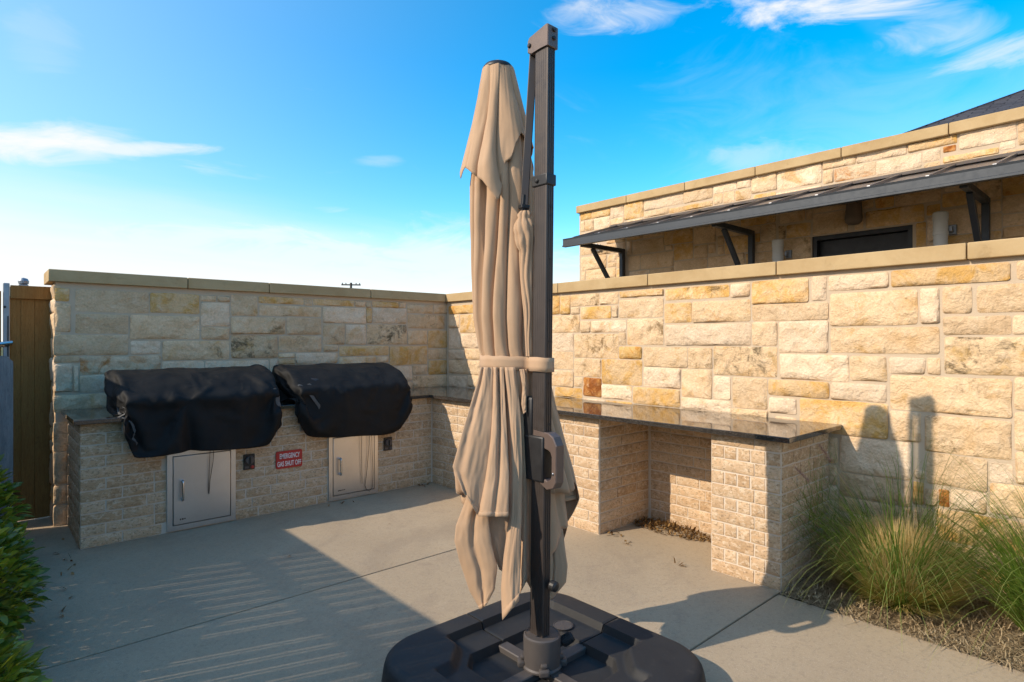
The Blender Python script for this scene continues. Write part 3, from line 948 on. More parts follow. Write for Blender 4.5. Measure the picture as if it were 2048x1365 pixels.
# ---------------------------------------------------------------- steel access doors, timers, sign
def access_door(label, d, marks):
    u0, u1, z0, z1 = d
    t = empty('access_door', label, 'steel door', ((u0 + u1) / 2, BR_V - 0.012, z0), group='steel access doors in the brick counter')
    f = 0.036
    bm = bmesh.new()
    w, h = u1 - u0, z1 - z0
    for lo, hi in (((-w / 2, -0.006, 0), (-w / 2 + f, 0.03, h)), ((w / 2 - f, -0.006, 0), (w / 2, 0.03, h)), ((-w / 2 + f, -0.006, 0), (w / 2 - f, 0.03, f)), ((-w / 2 + f, -0.006, h - f), (w / 2 - f, 0.03, h))):
        add_box(bm, lo, hi)
    obj('frame', bm_mesh('frame', bm), M['steel'], t)
    bm = bmesh.new(); add_box(bm, (-w / 2 + f, 0.012, f), (w / 2 - f, 0.03, h - f))
    obj('seam_gasket', bm_mesh('seam_gasket', bm), M['black'], t)
    bm = bmesh.new(); add_box(bm, (-w / 2 + f + 0.005, -0.008, f + 0.005), (w / 2 - f - 0.005, 0.011, h - f - 0.005), 0.003, 2)
    panel = obj('door_panel', bm_mesh('door_panel', bm, True, 21), M['steel'], t)
    bm = bmesh.new()
    hx = -w / 2 + f + 0.063; za, zb = 0.225, 0.375
    pts = [(hx, -0.008, za + 0.012)] + [(hx, -0.03 - 0.012 * math.sin(a), za + 0.012 - 0.012 * math.cos(a) ) for a in (0.3, 0.8, 1.3)] + [(hx, -0.044, za + 0.02), (hx, -0.044, zb - 0.02)] + [(hx, -0.03 - 0.012 * math.sin(a), zb - 0.012 + 0.012 * math.cos(a)) for a in (1.3, 0.8, 0.3)] + [(hx, -0.008, zb - 0.012)]
    tube(bm, pts, 0.0085, 10)
    obj('handle', bm_mesh('handle', bm, True, 60), M['chrome'], panel)
    bm = bmesh.new()
    x = hx - 0.014
    for k, wd in enumerate(marks):
        add_box(bm, (x, -0.0095, 0.073 + 0.001 * k), (x + wd, -0.0078, 0.085)); x += wd + 0.005
    obj('maker_mark', bm_mesh('maker_mark', bm), M['black'], panel)
    return t
access_door('steel access door below the left grill, beside the first timer', DOOR1, (0.008, 0.012, 0.008))
access_door('steel access door below the right grill with looped cord', DOOR2, (0.007, 0.014, 0.006, 0.012, 0.01))


def timer(label, d, red):
    u0, u1, z0, z1 = d
    t = empty('gas_timer', label, 'gas timer', ((u0 + u1) / 2, BR_V - 0.010, z0), group='gas timers on the brick counter')
    w, h = u1 - u0, z1 - z0
    bm = bmesh.new(); add_box(bm, (-w / 2, -0.006, 0), (w / 2, 0.02, h), 0.003, 1)
    obj('plate', bm_mesh('plate', bm, True, 21), M['black'], t)
    Mx = Matrix.Translation((0, -0.006, h * 0.62)) @ Matrix.Rotation(R(90), 4, 'X')
    bm = bmesh.new(); lathe(bm, [(0.035, 0), (0.035, 0.012), (0.030, 0.016), (0.0, 0.017)], 24, Mx)
    dial = obj('dial', bm_mesh('dial', bm, True, 21), M['collar'], t)
    bm = bmesh.new(); add_box(bm, (-0.004, -0.036, h * 0.62 - 0.028), (0.004, -0.022, h * 0.62 + 0.028), 0.002, 1)
    obj('grip', bm_mesh('grip', bm, True, 21), M['black'], dial)
    Mx = Matrix.Translation((w * 0.26, -0.006, h * 0.16)) @ Matrix.Rotation(R(90), 4, 'X')
    bm = bmesh.new(); lathe(bm, [(0.013, 0), (0.013, 0.008), (0.009, 0.011), (0, 0.0115)], 16, Mx)
    obj('button', bm_mesh('button', bm, True, 21), red, t)
    bm = bmesh.new(); add_box(bm, (-w * 0.40, -0.0075, h * 0.09), (-w * 0.06, -0.005, h * 0.22))
    obj('label_strip', bm_mesh('label_strip', bm), M['collar'], t)
timer('black gas timer with red button between left door and red sign', TIM1, M['red_button'])
timer('black gas timer right of the right steel door', TIM2, M['collar'])


def lettering(body, width, height, material, parent, loc, rot):
    cu = bpy.data.curves.new('lettering', 'FONT')
    cu.body = body; cu.align_x = 'CENTER'; cu.extrude = 0.01; cu.offset = 0.018; cu.space_character = 1.02
    tmp = bpy.data.objects.new('lettering_tmp', cu); COL.objects.link(tmp)
    dg = bpy.context.evaluated_depsgraph_get()
    me = bpy.data.meshes.new_from_object(tmp.evaluated_get(dg))
    bpy.data.objects.remove(tmp)
    xs = [v.co.x for v in me.vertices]; ys = [v.co.y for v in me.vertices]
    sx = width / (max(xs) - min(xs)); sy = height / (max(ys) - min(ys))
    cx = (max(xs) + min(xs)) / 2; y0 = min(ys)
    for v in me.vertices:
        v.co = ((v.co.x - cx) * sx, (v.co.y - y0) * sy, v.co.z * 0.1)
    me.materials.clear(); me.materials.append(material)
    return obj('lettering', me, None, parent, loc, rot)


sg = empty('gas_sign', 'red plastic sign reading EMERGENCY GAS SHUT OFF on the brick', 'sign', (1.9745, BR_V - 0.012, 0.363))
bm = bmesh.new()
sw, sh = 0.223, 0.147
pts = []
for cx, cz, a0 in ((sw / 2 - 0.012, sh - 0.012, 0), (-sw / 2 + 0.012, sh - 0.012, 90), (-sw / 2 + 0.012, 0.012, 180), (sw / 2 - 0.012, 0.012, 270)):
    for k in range(4):
        a = R(a0 + 30 * k); pts.append((cx + 0.012 * math.cos(a), cz + 0.012 * math.sin(a)))
fr = [bm.verts.new((x, -0.003, z)) for x, z in pts]; bk = [bm.verts.new((x, 0.012, z)) for x, z in pts]
bm.faces.new(fr)
for k in range(len(pts)): bm.faces.new((fr[k], bk[k], bk[(k + 1) % len(pts)], fr[(k + 1) % len(pts)]))
obj('plate', bm_mesh('plate', bm), M['red_paint'], sg)
lettering('EMERGENCY', 0.172, 0.043, M['white_paint'], sg, (0.004, -0.0035, 0.083), (R(90), 0, 0))
lettering('GAS SHUT OFF', 0.204, 0.043, M['white_paint'], sg, (0, -0.0035, 0.018), (R(90), 0, 0))

# ---------------------------------------------------------------- covered grills
GPROF = [(0.62, 0.02), (0.615, 0.24), (0.57, 0.29), (0.42, 0.295), (0.25, 0.265), (0.08, 0.195), (-0.035, 0.125), (-0.052, 0.105), (-0.012, 0.075), (-0.006, -0.17)]  # (depth behind the front, height over the counter)


def grill_body(w):
    bm = bmesh.new()
    prof = GPROF + [(0.10, -0.17), (0.10, -0.03), (0.60, 0.004)]
    prof[0] = (0.62, 0.004)
    n = len(prof)
    rnd = random.Random(int(w * 100) + 5)
    rows = []
    NS = 14
    for s in range(NS + 1):
        x = -w / 2 + w * s / NS
        # lid handle, hinges and knobs make the front lip uneven
        rows.append([bm.verts.new((x, y + (rnd.uniform(-0.014, 0.012) if 6 <= k <= 7 else 0), z + (rnd.uniform(-0.012, 0.010) if 4 <= k <= 7 else 0))) for k, (y, z) in enumerate(prof)])
    for a, b in zip(rows, rows[1:]):
        for k in range(n):
            bm.faces.new((a[k], a[(k + 1) % n], b[(k + 1) % n], b[k]))
    bm.faces.new(rows[0][::-1]); bm.faces.new(rows[-1])
    bmesh.ops.triangulate(bm, faces=[f for f in bm.faces if len(f.verts) > 4])
    return bm


def cover_top(y):
    tab = [(-0.06, 0.135), (0.03, 0.195), (0.12, 0.245), (0.28, 0.292), (0.45, 0.315), (0.60, 0.305), (0.66, 0.27)]
    return interp(tab, y)[0]


def simulated_cover(w, hem_f, hem_b, seed):
    """a fitted cloth cover dropped over the grill and left to settle; returns its mesh"""
    s = 0.026
    rnd = random.Random(seed)
    nx = int((w + 0.09) / s); ny = int(0.72 / s)
    vs_, fs = [], []
    idx = {}
    for j in range(ny + 1):
        for i in range(nx + 1):
            x = -(w + 0.09) / 2 + (w + 0.09) * i / nx; y = -0.065 + 0.72 * j / ny
            idx[i, j] = len(vs_)
            vs_.append([x, y, cover_top(y) + 0.014 + 0.022 * noise.noise(Vector((x * 5 + seed * 3, y * 6, seed))) + rnd.uniform(-0.002, 0.002)])
    for j in range(ny):
        for i in range(nx):
            fs.append((idx[i, j], idx[i + 1, j], idx[i + 1, j + 1], idx[i, j + 1]))
    loop = [idx[i, 0] for i in range(nx + 1)] + [idx[nx, j] for j in range(1, ny + 1)] + [idx[i, ny] for i in range(nx - 1, -1, -1)] + [idx[0, j] for j in range(ny - 1, 0, -1)]
    rows = 14
    prev = loop
    for r in range(1, rows + 1):
        cur = []
        for k in loop:
            x, y, z = vs_[k]
            d = smoothstep(y, -0.02, 0.03)
            hem = hem_f + (0.012 - hem_f) * d + 0.012 * math.sin(x * 5 + seed) * (1 - d) + 0.05 * smoothstep(abs(x), 0.47, 0.6) * (1 - d)
            t = r / rows
            out = 0.03 * t
            cx = x * (1 + out / (w / 2)) if abs(x) > w / 2 else x
            cy_ = y - out * 0.3 * (1 if y < 0 else 0) + 0.008 * math.sin(x * 23 + seed) * t
            cur.append(len(vs_))
            vs_.append([cx + rnd.uniform(-0.003, 0.003), cy_, z + (hem - z) * t])
        n = len(loop)
        for k in range(n):
            fs.append((prev[k], cur[k], cur[(k + 1) % n], prev[(k + 1) % n]))
        prev = cur
    me = mesh('cover', vs_, fs, True)
    o = bpy.data.objects.new('cover_tmp', me); COL.objects.link(o)
    bm = grill_body(w)
    add_box(bm, (-2, -0.06, -0.30), (2, 0.0, -0.031)) if False else None
    body = bpy.data.objects.new('body_tmp', bm_mesh('body_tmp', bm)); COL.objects.link(body)
    body.modifiers.new('col', 'COLLISION')
    body.collision.thickness_outer = 0.008
    body.collision.cloth_friction = 12
    # the counter the cover rests against
    bm = bmesh.new(); add_box(bm, (-1.5, 0.0, -0.4), (1.5, 0.9, -0.001))
    ctr = bpy.data.objects.new('counter_tmp', bm_mesh('counter_tmp', bm)); COL.objects.link(ctr)
    ctr.modifiers.new('col', 'COLLISION'); ctr.collision.thickness_outer = 0.006
    c = o.modifiers.new('cloth', 'CLOTH')
    st = c.settings
    st.quality = 6; st.mass = 0.35; st.tension_stiffness = 25; st.compression_stiffness = 25; st.shear_stiffness = 12; st.bending_stiffness = 0.10
    st.air_damping = 2.0
    st.shrink_min = -0.05
    c.collision_settings.distance_min = 0.006; c.collision_settings.use_self_collision = False
    END = 46
    c.point_cache.frame_start = 1; c.point_cache.frame_end = END
    for f in range(1, END + 1):
        scene.frame_set(f)
    dg = bpy.context.evaluated_depsgraph_get()
    res = bpy.data.meshes.new_from_object(o.evaluated_get(dg))
    for x in (o, body, ctr):
        bpy.data.objects.remove(x)
    scene.frame_set(1)
    res.name = 'cover'
    res.materials.clear(); res.materials.append(M['cover'])
    # set creases the settled cloth kept from being folded away
    nrm = [v.normal.copy() for v in res.vertices]
    for v, n_ in zip(res.vertices, nrm):
        p = Vector((v.co.x * 4.2 + seed, v.co.y * 3 + 0.6 * v.co.x, v.co.z * 3.2))
        k = noise.ridged_multi_fractal(p, 0.9, 2.1, 3, 1.0, 2.0) - 1.0
        lip = math.exp(-((v.co.z - 0.10) / 0.05) ** 2)
        v.co += n_ * (0.010 * k + 0.010 * lip * math.sin(v.co.x * 31 + 3 * math.sin(v.co.x * 9 + seed)))
    res.polygons.foreach_set('use_smooth', [True] * len(res.polygons))
    return res


def ribbon(bm, pts, width, side):
    """flat strap along pts; side gives the direction its width lies in"""
    side = Vector(side).normalized()
    vsx = []
    for p in pts:
        p = Vector(p)
        vsx.append((bm.verts.new(p - side * width / 2), bm.verts.new(p + side * width / 2)))
    for (a, b), (c_, d) in zip(vsx, vsx[1:]):
        bm.faces.new((a, b, d, c_))


def grill(label, uc, w, hem_f, hem_b, seed):
    t = empty('covered_grill', label, 'grill', (uc, 4.985, CT_Z), group='covered grills built into the counter')
    obj('grill_body', bm_mesh('grill_body', grill_body(w - 0.02)), M['dark_metal'], t)
    o = obj('cover', simulated_cover(w, hem_f, hem_b, seed), None, t)
    sub = o.modifiers.new('sub', 'SUBSURF'); sub.levels = 1; sub.render_levels = 1
    so = o.modifiers.new('thick', 'SOLIDIFY'); so.thickness = 0.003; so.offset = 1
    # stainless drip lip showing under the hem
    bm = bmesh.new(); add_box(bm, (-w / 2 + 0.03, 0.045, -0.245), (w / 2 - 0.03, 0.075, -0.10), 0.003, 1)
    obj('drip_lip', bm_mesh('drip_lip', bm, True, 21), M['steel'], t)
    return t, o


g1, cover1 = grill('left grill under a black cover with bunched ties at its end', 1.31, 1.06, -0.100, -0.10, 3)
g2, cover2 = grill('right grill under a black cover, nearest the inner corner', 2.57, 1.06, -0.085, -0.10, 8)


def cord(parent, pts, r=0.0022):
    bm = bmesh.new(); tube(bm, pts, r, 6)
    obj('drawstring', bm_mesh('drawstring', bm, True, 60), M['black'], parent)


def loopcord(u0, u1, zt, zb, uc):
    y = -0.004
    pts = []
    for k in range(17):
        s = k / 16
        a = math.pi * s
        x = (u0 + (u1 - u0) * s - uc)
        zz = zt - (zt - zb) * math.sin(a) ** 0.45
        pts.append((x, y + 0.045 - 0.003 * math.sin(a * 3), zz - CT_Z))
    return pts
cord(g1, [(1.345 - 1.31, 0.02, 0.64 - CT_Z), (1.338 - 1.31, 0.028, 0.45 - CT_Z), (1.335 - 1.31, 0.032, 0.26 - CT_Z), (1.337 - 1.31, 0.03, 0.252 - CT_Z), (1.345 - 1.31, 0.03, 0.36 - CT_Z), (1.365 - 1.31, 0.026, 0.5 - CT_Z), (1.372 - 1.31, 0.02, 0.64 - CT_Z)])
cord(g2, [(2.635 - 2.57, 0.02, 0.64 - CT_Z), (2.637 - 2.57, 0.028, 0.4 - CT_Z), (2.645 - 2.57, 0.032, 0.12 - CT_Z)])
cord(g2, [(2.715 - 2.57, 0.02, 0.64 - CT_Z), (2.71 - 2.57, 0.028, 0.42 - CT_Z), (2.69 - 2.57, 0.032, 0.2 - CT_Z), (2.675 - 2.57, 0.034, 0.1 - CT_Z), (2.69 - 2.57, 0.034, 0.06 - CT_Z), (2.72 - 2.57, 0.034, 0.04 - CT_Z), (2.75 - 2.57, 0.034, 0.07 - CT_Z), (2.757 - 2.57, 0.032, 0.2 - CT_Z), (2.745 - 2.57, 0.028, 0.42 - CT_Z), (2.735 - 2.57, 0.02, 0.64 - CT_Z)])


def strap_part(parent, pts, width, side, seed):
    rnd = random.Random(seed)
    P = []
    pts = [Vector(p) for p in pts]
    for i in range(len(pts) - 1):
        for k in range(5):
            s = k / 5
            P.append(pts[i].lerp(pts[i + 1], s) + Vector((rnd.uniform(-1, 1), rnd.uniform(-1, 1), rnd.uniform(-1, 1))) * 0.003)
    P.append(pts[-1])
    bm = bmesh.new(); ribbon(bm, P, width, side)
    o = obj('strap', bm_mesh('strap', bm, True, 60), M['strap'], parent)
    so = o.modifiers.new('thick', 'SOLIDIFY'); so.thickness = 0.002
    sb = o.modifiers.new('sub', 'SUBSURF'); sb.levels = 1; sb.render_levels = 1
w1 = 1.06
strap_part(g1, [(-w1 / 2 - 0.03, 0.10, 0.10), (-w1 / 2 - 0.035, 0.06, 0.04), (-w1 / 2 - 0.02, -0.03, 0.0), (-w1 / 2 + 0.03, -0.055, -0.03), (-w1 / 2 + 0.05, -0.062, -0.10), (-w1 / 2 + 0.035, -0.06, -0.15), (-w1 / 2 + 0.06, -0.065, -0.2)], 0.022, (0.6, 0.3, 0.6), 5)
strap_part(g1, [(-w1 / 2 - 0.035, 0.14, 0.15), (-w1 / 2 - 0.04, 0.06, 0.09), (-w1 / 2 + 0.01, -0.035, 0.06), (-w1 / 2 - 0.01, -0.03, 0.02), (-w1 / 2 - 0.05, 0.02, -0.01)], 0.02, (0.2, 0.7, 0.5), 6)
strap_part(g1, [(w1 / 2 - 0.02, -0.03, 0.15), (w1 / 2 - 0.005, -0.055, 0.08), (w1 / 2 - 0.0, -0.065, 0.0), (w1 / 2 + 0.0, -0.067, -0.03)], 0.04, (1, 0.1, 0), 7)
strap_part(g2, [(-w1 / 2 - 0.01, 0.0, 0.17), (-w1 / 2 + 0.06, -0.055, 0.1), (-w1 / 2 + 0.13, -0.07, 0.0), (-w1 / 2 + 0.17, -0.072, -0.08)], 0.03, (1, 0, 0.4), 9)
strap_part(g2, [(-w1 / 2 + 0.08, 0.0, 0.17), (-w1 / 2 + 0.12, -0.05, 0.1), (-w1 / 2 + 0.19, -0.068, 0.04)], 0.035, (1, 0, 0.3), 10)

# ---------------------------------------------------------------- building beyond the wall
BU = 6.0
bd = empty('stone_building', 'limestone building beyond the sunlit wall with a dark doorway', 'building', (BU, 1.5, 0))
box('mortar_core', (BU, -3.0, -0.1), (9.6, 2.02 + 0.33, 3.13), M['mortar'], bd) if False else None
DO = (1.50, 2.335, 0.0, 2.45)
# the wall core leaves the doorway open
box('mortar_core', (BU, DO[1], -0.1), (9.6, 5.32, 3.148), M['mortar'], bd)
box('mortar_core', (BU, -3.0, -0.1), (9.6, DO[0], 3.148), M['mortar'], bd)
box('mortar_core', (BU, DO[0] + 0.001, DO[3]), (9.6, DO[1] - 0.001, 3.147), M['mortar'], bd)
bst = list(BUILDING_STONES)
bst = [s for s in bst if not (s[0] < DO[1] and s[1] > DO[0] and s[2] < DO[3] - 0.01)]
bst += fill_rects(bst, -1.2, 5.30, 1.7, 3.14, 13, [DO])
lay_stones(bd, bst, BU, 'u', 5)
coping(bd, [-3.0, -0.6, 0.42, 1.235, 2.055, 2.875, 3.696, 4.512, 5.34], BU - 0.05, BU + 0.38, 3.148, 3.242, 'u')
door = box('door', (BU + 0.10, DO[0] + 0.04, 0.0), (BU + 0.15, DO[1] - 0.04, DO[3] - 0.04), M['door_dark'], bd, 0.003)
bm = bmesh.new()
for lo, hi in (((0, -0.4175, 0), (0.16, -0.3775, 2.45)), ((0, 0.3775, 0), (0.16, 0.4175, 2.45)), ((0, -0.3775, 2.41), (0.16, 0.3775, 2.45))):
    add_box(bm, lo, hi)
place('door_frame', bm, (BU + 0.02, (DO[0] + DO[1]) / 2, 0), M['door_dark'], bd, False)

aw = empty('metal_awning', 'charcoal standing-seam metal awning on brackets over the doorway', 'awning', (BU, 1.6, 2.5))
AF = 5.10
A0, A1 = -1.6, 4.77
def awning_sheet():
    bm = bmesh.new()
    pr = [(AF + 0.03, 2.625), (BU + 0.0, 2.878), (BU + 0.0, 2.863), (AF + 0.03, 2.608)]
    a = [bm.verts.new((x, A0, z)) for x, z in pr]; b = [bm.verts.new((x, A1, z)) for x, z in pr]
    for k in range(4): bm.faces.new((a[k], a[(k + 1) % 4], b[(k + 1) % 4], b[k]))
    bm.faces.new(a[::-1]); bm.faces.new(b)
    bmesh.ops.translate(bm, verts=bm.verts, vec=-aw.location)
    return bm
obj('roof_sheet', bm_mesh('roof_sheet', awning_sheet()), M['awning'], aw)
v = 4.66
while v > A0:
    bm = bmesh.new()
    pr = [(AF + 0.035, 2.620), (AF + 0.045, 2.652), (BU - 0.005, 2.905), (BU - 0.005, 2.872)]
    a = [bm.verts.new((x - BU, -0.011, z - 2.5)) for x, z in pr]; b = [bm.verts.new((x - BU, 0.011, z - 2.5)) for x, z in pr]
    for k in range(4): bm.faces.new((a[k], a[(k + 1) % 4], b[(k + 1) % 4], b[k]))
    bm.faces.new(a[::-1]); bm.faces.new(b)
    obj('seam', bm_mesh('seam', bm), M['awning'], aw, (0, v - 1.6, 0))
    v -= 0.385
# gutter fascia: C-section along the front
bm = bmesh.new()
pr = [(AF - 0.005, 2.635), (AF + 0.03, 2.64), (AF + 0.03, 2.622), (AF + 0.012, 2.618), (AF + 0.012, 2.562), (AF + 0.045, 2.556), (AF + 0.045, 2.540), (AF - 0.012, 2.540), (AF - 0.012, 2.556), (AF, 2.562), (AF, 2.618)]
a = [bm.verts.new((x - BU, A0 - 1.6, z - 2.5)) for x, z in pr]; b = [bm.verts.new((x - BU, A1 - 1.6 + 0.01, z - 2.5)) for x, z in pr]
n = len(pr)
for k in range(n): bm.faces.new((a[k], a[(k + 1) % n], b[(k + 1) % n], b[k]))
bm.faces.new(a[::-1]); bm.faces.new(b)
obj('fascia', bm_mesh('fascia', bm), M['awning_fascia'], aw)
bm = bmesh.new()
pr = [(AF + 0.046 - BU, 0.075), (AF + 0.046 - BU, 0.09), (-0.002, 0.348), (-0.002, 0.333)]
a = [bm.verts.new((x, A0 - 1.6 + 0.01, z)) for x, z in pr]; b = [bm.verts.new((x, A1 - 1.6 - 0.01, z)) for x, z in pr]
for k in range(4): bm.faces.new((a[k], a[(k + 1) % 4], b[(k + 1) % 4], b[k]))
bm.faces.new(a[::-1]); bm.faces.new(b)
obj('soffit', bm_mesh('soffit', bm), M['soffit'], aw)
bm = bmesh.new()
pr = [(-0.022, 0.375), (-0.06, 0.377), (-0.022, 0.413)]
a = [bm.verts.new((x, A0 - 1.6, z)) for x, z in pr]; b = [bm.verts.new((x, A1 - 1.6, z)) for x, z in pr]
for k in range(3): bm.faces.new((a[k], a[(k + 1) % 3], b[(k + 1) % 3], b[k]))
bm.faces.new(a[::-1]); bm.faces.new(b)
obj('flashing', bm_mesh('flashing', bm), M['awning'], aw)
for vb in (4.566, 2.91, 0.99, -0.9):
    br = obj('bracket', None, None, aw, (0, vb - 1.6, 0))
    bm = bmesh.new(); add_box(bm, (-0.085, -0.025, -0.65), (-0.03, 0.025, 0.08), 0.003)
    obj('upright', bm_mesh('upright', bm, True, 21), M['awning_fascia'], br)
    bm = bmesh.new(); add_box(bm, (AF + 0.09 - BU, -0.025, 0.03), (-0.086, 0.025, 0.083), 0.003)
    obj('arm', bm_mesh('arm', bm, True, 21), M['awning_fascia'], br)
    bm = bmesh.new()
    p0 = Vector((-0.62, 0, 0.03)); p1 = Vector((-0.06, 0, -0.62)); d = (p1 - p0)
    ang = math.atan2(d.z, d.x)
    Mx = Matrix.Translation((p0 + p1) / 2) @ Matrix.Rotation(-ang, 4, 'Y')
    add_box(bm, (-d.length / 2, -0.021, -0.022), (d.length / 2, 0.021, 0.022), 0.003, 1, Mx)
    obj('brace', bm_mesh('brace', bm, True, 21), M['awning_fascia'], br)

# wall lamp above the doorway: tapered shade on a back plate
wl = empty('wall_lamp', 'taupe tapered wall lamp above the dark doorway', 'wall lamp', (BU - 0.02, 1.94, 2.5))
bm = bmesh.new()
prof = [(0.0, 0.0), (0.045, 0.004), (0.068, 0.025), (0.074, 0.06), (0.064, 0.16), (0.052, 0.215), (0.045, 0.225), (0.0, 0.226)]
lathe(bm, prof, 24, Matrix.Translation((-0.055, 0, 0)) @ Matrix.Diagonal((0.9, 1, 1, 1)))
obj('lamp_shade', bm_mesh('lamp_shade', bm, True, 50), M['lamp'], wl)
bm = bmesh.new(); add_box(bm, (-0.03, -0.05, 0.04), (0.01, 0.05, 0.22), 0.004)
obj('back_plate', bm_mesh('back_plate', bm, True, 21), M['lamp'], wl)


def pipe(label, vc, ztop):
    t = empty('vent_pipe', label, 'vent pipe', (BU - 0.14, vc, -0.02), group='capped vent pipes')
    bm = bmesh.new(); lathe(bm, [(0.050, 0), (0.050, ztop - 0.17), (0.0545, ztop - 0.168), (0.0545, ztop - 0.145), (0.051, ztop - 0.143), (0.051, ztop - 0.03)], 20)
    obj('pipe', bm_mesh('pipe', bm, True, 21), M['pvc'], t)
    bm = bmesh.new(); lathe(bm, [(0.0545, ztop - 0.05), (0.0545, ztop + 0.01), (0.045, ztop + 0.02), (0, ztop + 0.022)], 20)
    obj('cap', bm_mesh('cap', bm, True, 21), M['pvc'], t)
    bm = bmesh.new(); add_box(bm, (0.03, -0.07, ztop - 0.14), (0.13, -0.05, ztop - 0.10)); add_box(bm, (0.10, -0.085, ztop - 0.16), (0.145, -0.03, ztop - 0.08), 0.003)
    obj('strap_bracket', bm_mesh('strap_bracket', bm), M['galv'], t)
pipe('grey capped vent pipe left of the dark doorway', 2.60, 2.44)
pipe('grey capped vent pipe right of the dark doorway', 1.27, 2.50)

# twin floodlight under the awning's far end
fl = empty('security_light', 'small twin-headed security light under the far awning end', 'security light', (BU - 0.01, 4.98, 2.60))
bm = bmesh.new(); add_box(bm, (-0.03, -0.045, 0.0), (0.0, 0.045, 0.09), 0.005)
obj('junction_box', bm_mesh('junction_box', bm, True, 21), M['cap_paint'], fl)
for s in (-1, 1):
    bm = bmesh.new()
    Mx = Matrix.Translation((-0.05, s * 0.035, 0.055)) @ Matrix.Rotation(R(-70), 4, 'Y') @ Matrix.Rotation(R(15 * s), 4, 'X')
    lathe(bm, [(0.016, -0.03), (0.026, 0.0), (0.028, 0.045), (0.022, 0.048), (0.0, 0.044)], 16, Mx)
    obj('lamp_head', bm_mesh('lamp_head', bm, True, 50), M['cap_paint'], fl)

# hip-roofed house behind
hr = empty('hip_roof_house', 'dark shingled hip roof of a house showing behind the parapet', 'building', (17.0, -2.0, 0))
A = Vector((17.6, 0.3, 7.42)) - hr.location
C = [Vector(p) - hr.location for p in ((9.8, 3.28, 4.27), (9.8, -9.0, 4.27), (26.0, -9.0, 4.27), (26.0, 3.28, 4.27))]
A2 = Vector((19.5, -5.6, 7.42)) - hr.location
def tri_part(pts, mat_, name):
    # each slope in its own frame so that the shingle courses run level
    o = sum(pts, Vector()) / len(pts)
    e = (pts[1] - pts[0]).normalized()
    nrm = e.cross(pts[2] - pts[0]).normalized()
    if nrm.z < 0: nrm = -nrm
    f = nrm.cross(e)
    Mx = Matrix((e, f, nrm)).transposed()
    q = [Mx.inverted() @ (p - o) for p in pts]
    low = [Vector((p.x, p.y, p.z - 0.05)) for p in q]
    n = len(q)
    me = mesh(name, q + low, [tuple(range(n)), tuple(range(2 * n - 1, n - 1, -1))] + [(k, (k + 1) % n, n + (k + 1) % n, n + k) for k in range(n)])
    ob = obj(name, me, mat_, hr, o)
    ob.rotation_euler = Mx.to_euler()
    return ob
tri_part([C[0], C[1], A2, A], M['shingle'], 'roof_slope')
tri_part([C[3], C[0], A], M['shingle'], 'roof_slope')
tri_part([C[1], C[2], A2], M['shingle'], 'roof_slope')
tri_part([C[2], C[3], A, A2], M['shingle'], 'roof_slope')
box('wall', (10.3, -8.5, 0), (25.5, 2.8, 4.28), M['soffit'], hr)
bm = bmesh.new(); tube(bm, [C[0] + Vector((0, 0, -0.02)), A + Vector((0, 0, -0.02))], 0.04, 6)
obj('hip_cap', bm_mesh('hip_cap', bm, True, 60), M['shingle'], hr)

# utility pole far behind the grill wall
fw = Vector((0.6686, 0.7436, 0)); rt = Vector((0.7436, -0.6686, 0))
P = fw * 60 + rt * (60 * (702 - 1024) / 1188)
up_ = empty('utility_pole', 'distant utility pole whose crossarm tops the grill wall', 'utility pole', P)
bm = bmesh.new(); tube(bm, [(0, 0, -0.1), (0, 0, 7.25)], [0.16, 0.11], 10)
obj('pole', bm_mesh('pole', bm, True, 60), M['wood_pole'], up_)
bm = bmesh.new()
add_box(bm, (-0.95, -0.06, 6.98), (0.95, 0.06, 7.10), 0.0, 1, Matrix.Rotation(R(-35), 4, 'Z'))
obj('crossarm', bm_mesh('crossarm', bm), M['wood_pole'], up_)
for k in (-0.85, -0.5, 0.5, 0.85):
    bm = bmesh.new(); lathe(bm, [(0.03, 7.10), (0.05, 7.14), (0.05, 7.22), (0.02, 7.24)], 10, Matrix.Rotation(R(-35), 4, 'Z') @ Matrix.Translation((k, 0, 0)))
    obj('insulator', bm_mesh('insulator', bm, True, 60), M['dark_metal'], up_)

# ---------------------------------------------------------------- cantilever umbrella
PU, PV = 1.765, 1.774
um = empty('cantilever_umbrella', 'closed tan cantilever umbrella strapped to its bronze post', 'umbrella', (PU, PV, 0))
SP = 0.545      # half side of the base
RC = 0.25       # radius of its corners


def base_height(p, q):
    ap, aq = abs(p), abs(q)
    m_ = max(ap, aq)
    h = 0.128
    # recessed tray inside the rim
    h -= 0.034 * (1 - smoothstep(m_, 0.388, 0.404))
    # raised corner pads on two opposite corners
    if p * q < 0:
        k = smoothstep(min(ap, aq), 0.175, 0.22)
        k *= smoothstep(ap + aq, 0.48, 0.54)
        h = h + (0.129 - h) * k
    else:
        h += 0.0
    # well in the middle that holds the foot of the post
    well = (1 - smoothstep(m_, 0.240, 0.256))
    cut = smoothstep(ap + aq, 0.42, 0.44) if p * q < 0 else 0
    h -= (h - 0.055) * well * (1 - cut)
    # outside edge rolls over; corners are cut off
    edge = min(SP - ap, SP - aq)
    if ap > SP - RC and aq > SP - RC: edge = RC - math.hypot(ap - SP + RC, aq - SP + RC)
    r = 0.05
    if edge < r:
        t = 1 - max(0, edge) / r
        h -= 0.045 * (1 - math.sqrt(max(0, 1 - t * t)))
    return h


